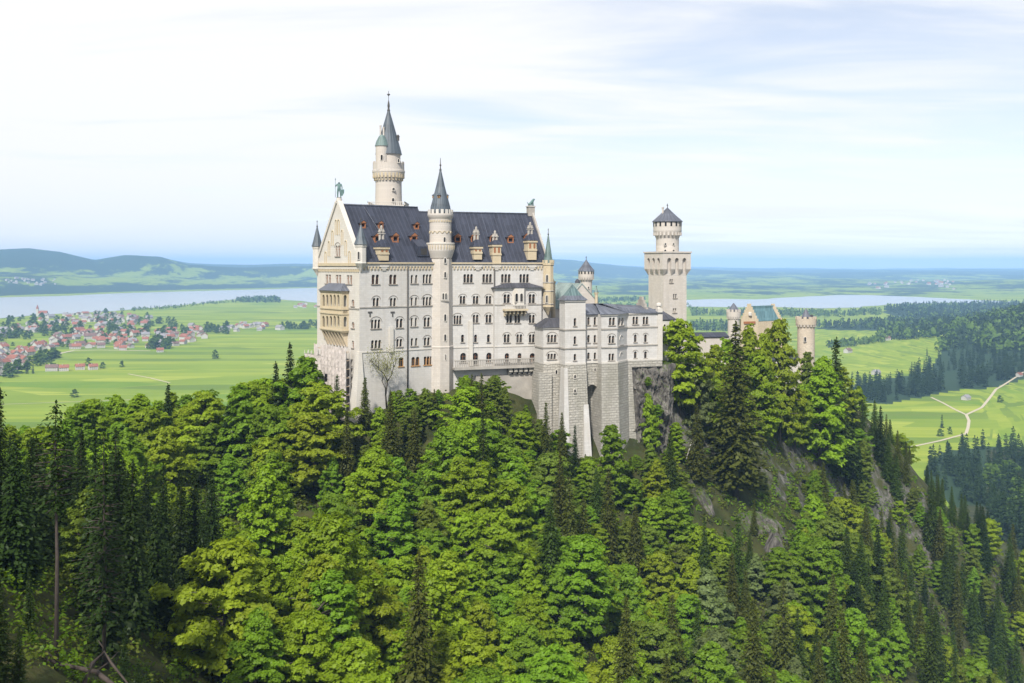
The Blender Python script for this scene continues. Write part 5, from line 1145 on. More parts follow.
TONE = {'bright': (0.200, 0.310, 0.014), 'fresh': (0.145, 0.252, 0.014), 'yellowish': (0.228, 0.310, 0.016), 'olive': (0.138, 0.195, 0.022), 'pale': (0.15, 0.20, 0.065),
        'dark': (0.019, 0.036, 0.006), 'green': (0.036, 0.062, 0.007), 'brownish': (0.060, 0.072, 0.011)}
UND = [m_leaf('bramble_leaves', (0.07, 0.10, 0.012), (0.13, 0.16, 0.02)), m_leaf('bush_leaves', (0.06, 0.13, 0.006), (0.13, 0.21, 0.010))]
FARN = m_leaf('far_needles', (0.018, 0.038, 0.012), (0.034, 0.060, 0.015), 0.1)
FARL = m_leaf('far_leaves', (0.055, 0.105, 0.012), (0.10, 0.165, 0.018), 0.2)
M['bark'] = m_plain('grey_bark', (0.085, 0.075, 0.062), 0.95, 0.3, 1.5)
M['barkr'] = m_plain('red_brown_bark', (0.060, 0.047, 0.039), 0.95, 0.3, 1.5)

def quads_from(P, Nn, size, asp, rg, droop=None):
    """one bent leaf-spray quad per point P with normal Nn"""
    n = len(P); Nn = Nn / np.maximum(np.linalg.norm(Nn, axis=1, keepdims=True), 1e-6)
    r = rg.normal(size=(n, 3)) if droop is None else droop
    T = r - (r * Nn).sum(1, keepdims=True) * Nn; T /= np.maximum(np.linalg.norm(T, axis=1, keepdims=True), 1e-6)
    B = np.cross(Nn, T); a = (size * asp)[:, None]; b = size[:, None]
    V = np.stack([P - T * a * 0.5, P + B * b * 0.5 + T * a * 0.08, P + T * a * 0.55, P - B * b * 0.5 + T * a * 0.02], 1)
    return V.reshape(-1, 3)

def crown_mesh(name, V, tone, mat):
    f = np.arange(len(V), dtype=np.int32).reshape(-1, 4)
    return np_mesh(name, V, f, [mat], attrs={'tone': ('FACE', tone)})

def mb_mesh(mb, name):
    o = mb.build(name); me = o.data; off = o.location.copy()
    me.transform(__import__('mathutils').Matrix.Translation(off)); bpy.data.objects.remove(o); return me

def broadleaf(seed, H, Rr, nb_, nq, lf, base=0.2, rise=0.5):
    """tapered trunk with limbs; each limb carries flat, drooping sprays of leaves in tiers, with gaps between them"""
    rg = np.random.default_rng(seed); rn = random.Random(seed)
    mb = MB(); lean = (rn.uniform(-.6, .6), rn.uniform(-.6, .6))
    mb.tube([(lean[0] * q * q, lean[1] * q * q, H * 0.88 * q - (1.2 if q == 0 else 0)) for q in (0, .15, .35, .6, .8, 1)], [H * .020, H * .016, H * .013, H * .009, H * .005, H * .002], M['bark'], 7)
    D = []; lop = rn.uniform(0, 6.28); pw = rn.uniform(.82, 1.12); rd = rn.uniform(.45, .62)
    for i in range(nb_):
        u = (i + rn.random()) / nb_; q = base + (1 - base) * u
        env = math.sin(math.pi * min(.96, (0.12 + 0.86 * u) ** pw)) ** rd
        th = i * 2.39996 + rn.uniform(-.6, .6); el = math.radians(6 + 62 * u ** 1.5 * (rise + .5) + rn.uniform(-9, 9))
        L = Rr * (env + .08) * rn.uniform(.62, 1.14) * (1 + .16 * math.cos(th - lop))
        c_, s_ = math.cos(th), math.sin(th); z0 = q * H * .93 - L * math.sin(el) * .35
        x0, y0 = lean[0] * q * q, lean[1] * q * q
        pt = lambda s, l: (x0 + c_ * s * L * math.cos(el) - s_ * l, y0 + s_ * s * L * math.cos(el) + c_ * l, z0 + s * L * math.sin(el) - .16 * L * s ** 2.5)
        if L > Rr * .4: mb.tube([pt(0, 0), pt(.5, 0), pt(.93, 0)], [H * .007, H * .004, H * .0015], M['bark'], 5)
        tone = rn.uniform(.2, .8)
        for k in range(max(4, int(9 * L / Rr))):
            s = .30 + .72 * rn.random() ** .8; l = rn.gauss(0, .20) * L * (1.15 - .55 * s); p = pt(s, l)
            D.append((p[0], p[1], p[2] + rn.uniform(-.25, .3), Rr * rn.uniform(.085, .165) * (1.15 - .25 * s), c_, s_, tone))
    for _ in range(7): D.append((lean[0] + rn.gauss(0, .5), lean[1] + rn.gauss(0, .5), H * rn.uniform(.90, 1.0), Rr * rn.uniform(.07, .13), 0, 0, .5))
    tot = sum(d[3] ** 2 for d in D); Ps, Ns, Ts, Sz = [], [], [], []
    for x, y, z, rr, c_, s_, tone in D:
        k = max(8, int(nq * rr * rr / tot)); a = rg.random(k) * 6.2832; r = np.sqrt(rg.random(k)) * rr * (1 + .25 * np.sin(a * 3 + x))
        P = np.stack([x + r * np.cos(a), y + r * np.sin(a), z - .38 * r * r / rr + rg.normal(size=k) * .10 + .1 * np.sin(a * 2 + z) * r], 1)
        Ps.append(P); N_ = np.stack([c_ * .35 + .55 * np.cos(a) * r / rr, s_ * .35 + .55 * np.sin(a) * r / rr, np.full(k, .95)], 1)
        Ns.append(N_ + rg.normal(size=(k, 3)) * .36); Ts.append(np.clip(rg.normal(tone, .2, k), 0, 1)); Sz.append(lf * rg.uniform(.55, 1.3, k))
    P = np.concatenate(Ps); V = quads_from(P, np.concatenate(Ns), np.concatenate(Sz), rg.uniform(1.1, 1.8, len(P)), rg)
    return mb_mesh(mb, 'trunk'), V, np.concatenate(Ts)

def spruce(seed, H, Rr, lev, per, lf, base=0.10, sparse=0.0, droop=0.35, power=0.85, girth=1.0):
    rg = np.random.default_rng(seed); rn = random.Random(seed); mb = MB()
    mb.tube([(0, 0, -1.2), (0.1, 0, H * .4), (0, .1, H * .8), (0, 0, H * .99)], [H * .016 * girth, H * .011 * girth, H * .005 * girth, H * .001], M['barkr'], 7)
    Ps, Ns, Dr, Ts, Sz = [], [], [], [], []
    for i in range(lev):
        t = base + (1 - base) * (i + rn.uniform(-.3, .3)) / lev; t = min(max(t, base), .985)
        L = Rr * (1 - t) ** power * rn.uniform(.75, 1.12) + 0.18
        if t < base + .12: L *= .6 + 3.2 * (t - base)
        for j in range(per):
            if rn.random() < sparse: continue
            th = 2 * math.pi * (j + rn.random()) / per + i * 1.3; Lb = L * rn.uniform(.7, 1.15); c, s = math.cos(th), math.sin(th)
            n = max(3, int(Lb / (lf * .36)))
            q = (np.arange(n) + rg.random(n) * .8) / n; r = q * Lb
            z = t * H + 0.10 * r - droop * r * r / max(Lb, .5) * 0.9 + rg.normal(size=n) * .08
            w = lf * 0.9 * (1 - q * .55); lat = rg.normal(size=n) * w * .62
            P = np.stack([r * c - lat * s, r * s + lat * c, z - np.abs(lat) * .3], 1)
            up = np.stack([np.full(n, c * .35), np.full(n, s * .35), np.full(n, .9)], 1) + rg.normal(size=(n, 3)) * .35
            dr = np.stack([np.full(n, c) - s * np.sign(lat) * .6, np.full(n, s) + c * np.sign(lat) * .6, np.full(n, -.45)], 1) + rg.normal(size=(n, 3)) * .15
            Ps.append(P); Ns.append(up); Dr.append(dr); Ts.append(np.clip(rg.normal(rn.uniform(.3, .7), .2, n), 0, 1)); Sz.append(lf * (1 - .45 * t) * rg.uniform(.5, 1.0, n))
            if Lb > 1.6 and sparse > 0.2: mb.tube([(0, 0, t * H), (c * Lb * .5, s * Lb * .5, t * H + .05 * Lb - droop * Lb * .22), (c * Lb * .95, s * Lb * .95, t * H + .1 * Lb - droop * Lb * .85)], [.07, .04, .015], M['barkr'], 4)
    k = 12; P = np.stack([rg.normal(size=k) * .06, rg.normal(size=k) * .06, H * (.955 + .05 * rg.random(k))], 1)
    Ps.append(P); Ns.append(rg.normal(size=(k, 3)) * np.array([1, 1, .2])); Dr.append(np.tile([0, 0, 1.], (k, 1))); Ts.append(np.full(k, .5)); Sz.append(np.full(k, lf * .45))
    P = np.concatenate(Ps); V = quads_from(P, np.concatenate(Ns), np.concatenate(Sz), rg.uniform(1.4, 2.1, len(P)), rg, np.concatenate(Dr))
    return mb_mesh(mb, 'trunk'), V, np.concatenate(Ts)

# variants: trunk mesh, crown mesh, height, radius
BV, CV = [], []
for i, (H, Rr, nl, nq, b, ly) in enumerate(((16, 5.4, 64, 30000, .14, .4), (18, 5.0, 72, 31000, .12, .55), (14, 5.6, 56, 28000, .16, .3), (19, 5.6, 80, 35000, .14, .5), (13, 4.2, 48, 22000, .10, .6), (17, 4.0, 66, 26000, .08, .6), (15, 6.0, 60, 31000, .18, .3), (18, 4.5, 70, 29000, .12, .7), (12, 4.8, 48, 23000, .12, .4))):
    t, V, T = broadleaf(100 + i, H, Rr, nl, nq, 0.30, b, ly); BV.append((t, crown_mesh('crown', V, T, LEAFM), H, Rr))
for i, (H, Rr, lev, per, b, sp) in enumerate(((22, 3.9, 62, 10, .05, .0), (26, 4.4, 72, 10, .08, .06), (18, 3.5, 54, 10, .03, .0), (24, 3.3, 66, 9, .10, .1), (20, 4.5, 52, 10, .06, .05), (25, 3.8, 60, 9, .14, .18))):
    t, V, T = spruce(200 + i, H, Rr, lev, per, 0.56, b, sp); CV.append((t, crown_mesh('crown', V, T, NEEDM), H, Rr))

def plant(name, variant, tone, loc, sc, rz, label, cat, group=None, sz=None):
    t, cr, H, Rr = variant
    r = bpy.data.objects.new(name, None); COL.objects.link(r); r.location = loc; r.scale = (sc, sc, sz or sc); r.rotation_euler = (0, 0, rz); r.empty_display_size = 1
    tag(r, label, cat, group)
    for nm, me in (('trunk', t), ('crown', cr)):
        o = bpy.data.objects.new(nm, me); COL.objects.link(o); o.parent = r; o.color = TONE[tone] + (1,)
    return r

# highest picture row the trees may reach in front of the castle and the valley
SIL_X = [-80, 0, 45, 62, 78, 100, 150, 200, 225, 260, 285, 310, 345, 362, 380, 410, 440, 458, 475, 500, 516, 540, 560, 585, 598, 640, 655, 668, 690, 712, 735, 760, 778, 800, 812, 835, 850, 880, 905, 930, 960, 1000, 1024, 1100]
SIL_Y = [424, 424, 424, 424, 402, 394, 392, 388, 386, 378, 362, 372, 408, 416, 392, 386, 388, 376, 372, 374, 392, 418, 428, 452, 470, 452, 440, 385, 348, 362, 352, 356, 384, 392, 366, 360, 376, 404, 440, 468, 492, 512, 532, 580]
def sil(px): return float(np.interp(px, SIL_X, SIL_Y))
foot = []                                            # plan outlines nothing may grow in
def add_foot(pts): foot.append([(p[0], p[1]) for p in pts])
add_foot([FW.at(-3, 3), FW.at(LW, 3.2), FE.at(LE + 2, 3.4), FE.at(LE + 2, -26), BK, FW.at(LW, -30), FW.at(-3, -26)])
add_foot([fA.at(-4, 3), fB.at(0, 4), fB.at(lB, 5), fD.at(0, 4), fD.at(lD, 3), fE2.at(lE2 + 2, 2), fE2.at(lE2 + 2, -16), fA.at(-4, -16)])
add_foot([(20, 258), (60, 270), (70, 320), (100, 330), (122, 345), (112, 362), (60, 345), (20, 300)])
def in_poly(x, y, poly):
    c = False; n = len(poly)
    for i in range(n):
        (x1, y1), (x2, y2) = poly[i], poly[(i + 1) % n]
        if (y1 > y) != (y2 > y) and x < (x2 - x1) * (y - y1) / (y2 - y1) + x1: c = not c
    return c
placed = []
def free(x, y, r):
    for a, b, c in placed:
        if (a - x) ** 2 + (b - y) ** 2 < (0.5 * (r + c)) ** 2: return False
    return not any(in_poly(x, y, f) for f in foot)

# ---- trees that stand out one by one: (px, py of foot, distance, kind, variant, tone, height, width factor, label)
def key(px, y, kind, vi, tone, top, wf, name, label, cat='tree', ground=None):
    x = (px - 512) / F * y; z = h1(x, y) if ground is None else ground
    V_ = (BV if kind == 'b' else CV)[vi]; H = (HZ - top) / F * y - z
    sc = H / V_[2]; placed.append((x, y, V_[3] * sc * wf * 1.25)); placed.append((x * .985, y * .985, V_[3] * sc * wf * 1.25))
    return plant(name, V_, tone, (x, y, z), sc * wf, rnd.random() * 6, label, cat, None, sc)
KEYS = [
 (680, 262, 'b', 0, 'yellowish', 317, 0.86, 'broadleaf_tree', 'tall bright green tree standing right beside the square tower'),
 (700, 262, 'b', 4, 'pale', 356, 0.7, 'broadleaf_tree', 'pale grey green tree right of the bright tree by the square tower'),
 (736, 256, 'c', 1, 'brownish', 322, 1.3, 'spruce_tree', 'broad tall spruce standing in front of the left gatehouse turret'),
 (780, 296, 'b', 3, 'yellowish', 316, 0.62, 'broadleaf_tree', 'yellow green tree with bare dark trunk in front of the gatehouse roof'),
 (762, 286, 'b', 5, 'yellowish', 330, 0.62, 'broadleaf_tree', 'light yellow green tree between broad spruce and gatehouse roof tree'),
 (712, 272, 'b', 5, 'yellowish', 342, 0.8, 'broadleaf_tree', 'yellow green tree left of the broad spruce by the gatehouse'),
 (820, 306, 'b', 1, 'bright', 356, 0.9, 'broadleaf_tree', 'bright tree directly below the right gatehouse turret'),
 (836, 316, 'c', 2, 'green', 338, 0.9, 'spruce_tree', 'green spruce just right of the round tan gatehouse turret'),
 (806, 318, 'b', 5, 'olive', 350, 0.8, 'broadleaf_tree', 'thin olive tree in front of the round tan gatehouse turret'),
 (290, 238, 'c', 0, 'dark', 343, 0.95, 'spruce_tree', 'taller dark spruce beside the scaffold at the palace gable'),
 (276, 236, 'c', 2, 'dark', 362, 0.9, 'spruce_tree', 'shorter dark spruce left of the spruce beside the scaffold'),
 (304, 236, 'b', 4, 'fresh', 356, 1.1, 'broadleaf_tree', 'green tree pressed against the foot of the scaffold'),
 (168, 236, 'c', 2, 'dark', 384, 0.9, 'spruce_tree', 'small dark spruce poking above bright trees on the left skyline'),
 (365, 226, 'c', 2, 'brownish', 377, 1.0, 'spruce_tree', 'slim brownish spruce in front of the white corner buttress'),
 (337, 224, 'c', 0, 'green', 375, 1.0, 'spruce_tree', 'green spruce below the scaffold, left of the corner buttress'),
 (546, 229, 'c', 3, 'brownish', 402, 1.1, 'spruce_tree', 'brownish spruce below the left end of the rough stone base'),
 (562, 231, 'c', 1, 'brownish', 412, 1.0, 'spruce_tree', 'feathery spruce in front of the rough stone base'),
 (575, 230, 'c', 3, 'dark', 425, 1.0, 'spruce_tree', 'darkest slim spruce left of the arched cleft in the stone base'),
 (613, 230, 'b', 5, 'fresh', 423, 1.0, 'broadleaf_tree', 'slender light green tree in front of stone base right of arched cleft'),
 (650, 250, 'b', 4, 'bright', 393, 0.6, 'broadleaf_tree', 'small bright tree on the dark cliff right of the stone base'),
 (748, 290, 'b', 7, 'yellowish', 323, 0.8, 'broadleaf_tree', 'yellow green tree right under the stepped gatehouse gable'),
 (727, 284, 'b', 4, 'bright', 338, 0.9, 'broadleaf_tree', 'bright tree in front of the end of the low gallery roof'),
 (760, 284, 'b', 0, 'bright', 352, 0.9, 'broadleaf_tree', 'bright tree right beside the broad spruce below the gatehouse gable'),
 (712, 266, 'b', 6, 'bright', 376, 0.75, 'broadleaf_tree', 'bright low tree at the left foot of the broad spruce'),
 (795, 300, 'b', 2, 'bright', 388, 0.8, 'broadleaf_tree', 'bright tree below the white gate building'),
 (0, 96, 'c', 3, 'dark', 388, 0.8, 'spruce_tree', 'dark thin spruce cut by the left edge of the picture'),
]
for px, y, k, vi, tone, top, wf, nm, lb in KEYS: key(px, y, k, vi, tone, top, wf, nm, lb)

# the tall old fir with a long bare trunk in the left foreground
def bare_fir(px, y, foot_py, top_py, rad_, name, label, base, tone='dark', lean=0.0):
    x = (px - 512) / F * y; z = (HZ - foot_py) / F * y; H = (foot_py - top_py) / F * y
    t, V, T = spruce(int(px * 7 + y), H, rad_, 26, 8, 0.40, base, 0.30, 0.12, 0.55, 0.62)
    r = plant(name, (t, crown_mesh('crown', V, T, NEEDM), H, rad_), tone, (x, y, z), 1, 1.0, label, 'tree'); placed.append((x, y, 3)); r.rotation_euler = (0, lean, 1.0); return r
bare_fir(56, 74, 664, 402, 3.6, 'fir_tree', 'tall old fir with a long bare trunk in the dark left foreground', 0.58)
bare_fir(104, 82, 645, 432, 2.8, 'fir_tree', 'dark fir right of the tall bare-trunked fir', 0.10)

# the leafless young tree growing on the ledge before the long palace wall
x, y = (387 - 512) / F * 233, 233.0; z = -30.5; m = MB(); rn = random.Random(4)
bt_ = thing('young_tree', (x, y, z), 'almost bare young tree with thin pale leaves against the long palace wall', 'tree')
def branch(mb, p, d, L, r, depth, tips):
    q = p + d * L; mid = p + d * L * .5 + Vector((rn.uniform(-.1, .1), rn.uniform(-.1, .1), 0)) * L; mb.tube([p, mid, q], [r, r * .8, r * .6], M['bark'], 5); tips.append(q)
    if depth:
        for _ in range(3 if depth > 1 else 4): branch(mb, q if _ else mid, (d + Vector((rn.uniform(-.8, .8), rn.uniform(-.8, .8), rn.uniform(-.1, .6)))).normalized(), L * rn.uniform(.55, .8), r * .55, depth - 1, tips)
tips = []; branch(m, Vector((x, y, z - 3)), Vector((.02, 0, 1)), 6.5, .26, 3, tips); m.build('trunk', bt_)
rg = np.random.default_rng(3); P = np.concatenate([np.array(t)[None] + rg.normal(size=(36, 3)) * .75 for t in tips[4:]]) - np.array((x, y, z))
V = quads_from(P, rg.normal(size=P.shape), rg.uniform(.12, .26, len(P)), rg.uniform(1, 1.5, len(P)), rg); o = bpy.data.objects.new('crown', crown_mesh('crown', V, rg.random(len(P)), m_leaf('thin_pale_leaves', (.20, .21, .06), (.28, .28, .10)))); COL.objects.link(o); o.parent = bt_

# fallen log and dead wood at the bottom left
m = MB(); Q = lambda px, py, d: Vector(g3(px, py, d))
m.tube([Q(28, 652, 74), Q(60, 664, 73), Q(96, 672, 72), Q(120, 690, 70)], [.07, .13, .19, .15], M['barkr'], 8)
m.tube([Q(84, 684, 70), Q(92, 664, 71), Q(104, 652, 72), Q(112, 664, 71.5), Q(128, 684, 70)], [.20, .17, .13, .1, .06], M['barkr'], 7)
for a, b in (((60, 664), (30, 640)), ((96, 672), (118, 652)), ((45, 657), (50, 668)), ((104, 655), (98, 640))): m.tube([Q(*a, 73), Q((a[0] + b[0]) / 2 + 2, (a[1] + b[1]) / 2, 72.6), Q(*b, 72.4)], [.10, .06, .02], M['barkr'], 5)
tag(m.build('fallen_log'), 'fallen grey log and torn roots lying at the bottom left corner', 'log')
# dead leaning trunks
for pts, nm, lb in ((((304, 690, 112), (308, 640, 113), (316, 612, 114), (330, 596, 115)), 'dead_tree', 'bare reddish dead trunk among the trees at the bottom left'), (((672, 500, 252), (683, 470, 254), (692, 440, 256)), 'dead_tree', 'pale dead trunk leaning on the slope right of the dark cliff')):
    m = MB(); p = [Q(*a) for a in pts]; n = len(p); r0 = .22 if pts[0][0] < 400 else .26
    m.tube(p, [r0 * (1 - .7 * i / (n - 1)) for i in range(n)], M['barkr'] if pts[0][0] < 400 else M['steel'], 7)
    for k in range(10 if pts[0][0] < 400 else 3):
        a = p[1].lerp(p[-1], k / 10); m.tube([a, a + Vector((rn.uniform(-1.6, 1.6), rn.uniform(-1, 1), rn.uniform(.1, 1.2)))], [.07, .02], M['barkr'], 4)
    tag(m.build(nm), lb, 'dead tree')

# ---- the wood on the crag and the gorge sides
def zone(px, py, y):
    if px < 250 and y < 150: return 'the dark near left slope'
    if px < 330: return 'the bright slope left of the palace'
    if px < 535: return 'the slope below the long palace wall' if y > 185 else 'the lower middle of the gorge'
    if px < 665: return 'the ravine below the rough stone base' if y > 185 else 'the ravine at the bottom middle'
    if px < 850: return 'the rocky crag below the gatehouse' if y > 215 else 'the foot of the rocky crag'
    return 'the steep right flank of the crag' if y > 230 else 'the bottom right of the gorge'
TONEW = {'bright': 'bright green', 'fresh': 'fresh mid green', 'yellowish': 'yellow green', 'olive': 'dull olive', 'pale': 'pale grey green', 'dark': 'dark', 'green': 'green', 'brownish': 'brownish green'}
rt_ = random.Random(21); cnt = {'b': 0, 'c': 0, 's': 0}; CAP = {'b': 288, 'c': 285, 's': 290}
LT = np.linspace(0.12, 0.94, 26)
def seen(x, y, ztop):
    """is the upper crown in sight over the land in between?"""
    return bool(np.all(height(x * LT, y * LT) < ztop * LT + 3.0))
def grow(n, kinds, size, pack, x0=-75, x1=1100, y0=72, y1=340):
    for _ in range(n):
        if all(cnt[k] >= CAP[k] for k in kinds): return
        px = rt_.uniform(x0, x1); y = y0 + (y1 - y0) * rt_.random() ** 0.85; x = (px - 512) / F * y
        z = h1(x, y)
        if z < -150: continue
        gpy = HZ - z / y * F
        pc = 0.10
        if px < 215 and y < 150: pc = 0.90
        elif px < 260: pc = 0.04
        elif px < 520: pc = 0.06 if y < 205 else 0.20
        elif px < 700: pc = 0.22 if y > 180 else 0.10
        elif px < 860: pc = 0.36
        else: pc = 0.52 if y < 300 else 0.7
        con = rt_.random() < pc
        k = 'c' if con else ('b' if 'b' in kinds else 's')
        if k not in kinds or cnt[k] >= CAP[k]: continue
        vi = rt_.randrange(len(CV) if con else len(BV)); V_ = (CV if con else BV)[vi]
        sc = size * (rt_.uniform(.66, 1.0) if con else rt_.uniform(.62, 1.12) * (1 if y > 170 else .88))
        dark = px < 215 and y < 150
        if y < 84 and 30 < px < 115: continue
        if dark: sc = size * rt_.uniform(.5, .8)
        ledge = 700 < px < 805 and 440 < gpy < 585
        if ledge:
            if rt_.random() < 0.72: continue
            sc *= 0.45
        need = (HZ - sil(px)) / F * y - z
        if dark: need = (HZ - (455 if px > 120 else 425) - abs(px - 110) * .12) / F * y - z
        if y > 200 or dark or px < 260:
            if need < 3.5: continue
            sc = min(sc, need / V_[2])
        if sc * V_[2] < 3.5: continue
        r = V_[3] * sc * (0.80 if con else 0.95) * pack
        top = z + V_[2] * sc
        if HZ - top / y * F > 715 or not free(x, y, r) or not seen(x, y, top): continue
        if con: tone = 'dark' if px < 300 else rt_.choice(['green', 'green', 'dark', 'brownish'] if px > 850 else ['brownish', 'green', 'brownish', 'green'])
        elif px < 330: tone = rt_.choice(['bright', 'bright', 'bright', 'yellowish', 'fresh', 'fresh'])
        elif px < 640: tone = rt_.choice(['bright', 'fresh', 'fresh', 'bright', 'olive'] if y > 170 else ['bright', 'yellowish', 'bright', 'fresh'])
        else: tone = rt_.choice(['fresh', 'fresh', 'bright', 'fresh', 'yellowish', 'pale' if px < 800 else 'fresh', 'olive', 'olive'])
        if dark and not con: tone = 'olive'
        zn = zone(px, gpy, y); kind = 'spruce' if con else ('broadleaf tree' if k == 'b' else 'low young tree')
        placed.append((x, y, r)); cnt[k] += 1
        pr = 'in' if zn.startswith(('the lower', 'the ravine', 'the bottom')) else ('at' if zn.startswith('the foot') else 'on')
        plant({'c': 'spruce_tree', 'b': 'broadleaf_tree', 's': 'young_tree'}[k], V_, tone, (x, y, z - .3), sc * rt_.uniform(.95, 1.15), rt_.random() * 6.28, '%s %s growing %s %s' % (TONEW[tone], kind, pr, zn), 'young tree' if k == 's' else 'tree', '%ss %s %s' % (kind, pr, zn), sc)
def run(n, kinds, size, pack, x0, x1, b=999, c=999, s=999, y0=72, y1=340):
    global CAP
    CAP = {'b': min(290, cnt['b'] + b), 'c': min(290, cnt['c'] + c), 's': min(295, cnt['s'] + s)}
    grow(n, kinds, size, pack, x0, x1, y0, y1)
run(1500, 'bc', 1.2, 0.9, -75, 215, 4, 46, y0=86, y1=150)           # dark near slope at the left
run(700, 'bc', 0.42, 0.9, -75, 230, 0, 16, y0=58, y1=84)      # small spruces at the near edge
run(2500, 'b', 1.3, 0.7, 62, 330, 30, 0, y0=212, y1=256)      # the brow against the valley
run(3500, 'bc', 0.95, 0.78, 855, 1080, 26, 60, y0=245, y1=345)  # the right flank under the skyline
run(3500, 'bc', 1.18, 0.92, -75, 340, 72, 8, y0=100)          # bright slope left of the palace
run(3500, 'bc', 1.18, 0.92, 330, 640, 82, 30, y0=90)          # below the palace and the stone base
run(3500, 'bc', 1.05, 0.95, 630, 870, 55, 66, y0=120)         # the crag below the gatehouse
run(4500, 'bc', 1.08, 0.86, 850, 1100, 55, 70, y0=140, y1=520)
run(4500, 'sc', 0.66, 0.7, 790, 1010, 0, 0, 62, y0=225, y1=335); run(1500, 'sc', 0.62, 0.8, 540, 690, 0, 8, 45, y0=190, y1=262)
run(1500, 'sc', 0.55, 0.75, 290, 560, 0, 6, 40, y0=205, y1=242); run(2500, 'sc', 0.72, 0.85, 330, 640, 0, 0, 60, y0=110); run(2500, 'sc', 0.7, 0.8, 640, 870, 0, 6, 70, y0=140); run(2500, 'sc', 0.7, 0.8, -75, 340, 0, 0, 45); run(2000, 'sc', 0.7, 0.8, 850, 1100, 0, 10, 50, y0=150, y1=420)
nb, nc, tries = cnt['b'], cnt['c'], cnt['s']

# undergrowth: bushes, saplings and brambles too many to count, one mesh
rg = np.random.default_rng(11); k = 11000
uy = 56 + 290 * rg.random(k) ** .8; upx = rg.uniform(-80, 1100, k); ux = (upx - 512) / F * uy; uz = height(ux, uy)
ok = (uz > -140) & np.array([not any(in_poly(a, b, f) for f in foot) for a, b in zip(ux, uy)])
ux, uy, uz, upx = ux[ok], uy[ok], uz[ok], upx[ok]
Ps, Ns, Sz, Tn, Mi = [], [], [], [], []
for a, b, c, q in zip(ux, uy, uz, upx):
    n = 46; h = rg.uniform(.6, 3.0); lim = ((HZ - sil(q)) / F * b - c) * .9
    if lim < .4 and b > 200: continue
    h = min(h, max(lim, .4)) if b > 200 else h
    d = rg.normal(size=(n, 3)); d /= np.linalg.norm(d, axis=1, keepdims=True); d[:, 2] = np.abs(d[:, 2])
    Ps.append(d * np.array([h * .8, h * .8, h]) * rg.uniform(.6, 1, (n, 1)) + np.array([a, b, c - .1])); Ns.append(d + np.array([0, 0, .5]) + rg.normal(size=(n, 3)) * .4)
    Sz.append(rg.uniform(.25, .6, n) * min(1, .25 + b / 240)); Tn.append(np.clip(rg.normal(rg.random(), .15, n), 0, 1)); Mi.append(np.full(n, 0 if rg.random() < .5 else 1))
P = np.concatenate(Ps); V = quads_from(P, np.concatenate(Ns), np.concatenate(Sz), rg.uniform(1, 1.6, len(P)), rg)
um = np_mesh('undergrowth', V, np.arange(len(V)).reshape(-1, 4), UND, mi=np.concatenate(Mi), attrs={'tone': ('FACE', np.concatenate(Tn))})
uo = bpy.data.objects.new('undergrowth', um); COL.objects.link(uo); tag(uo, kind='stuff')

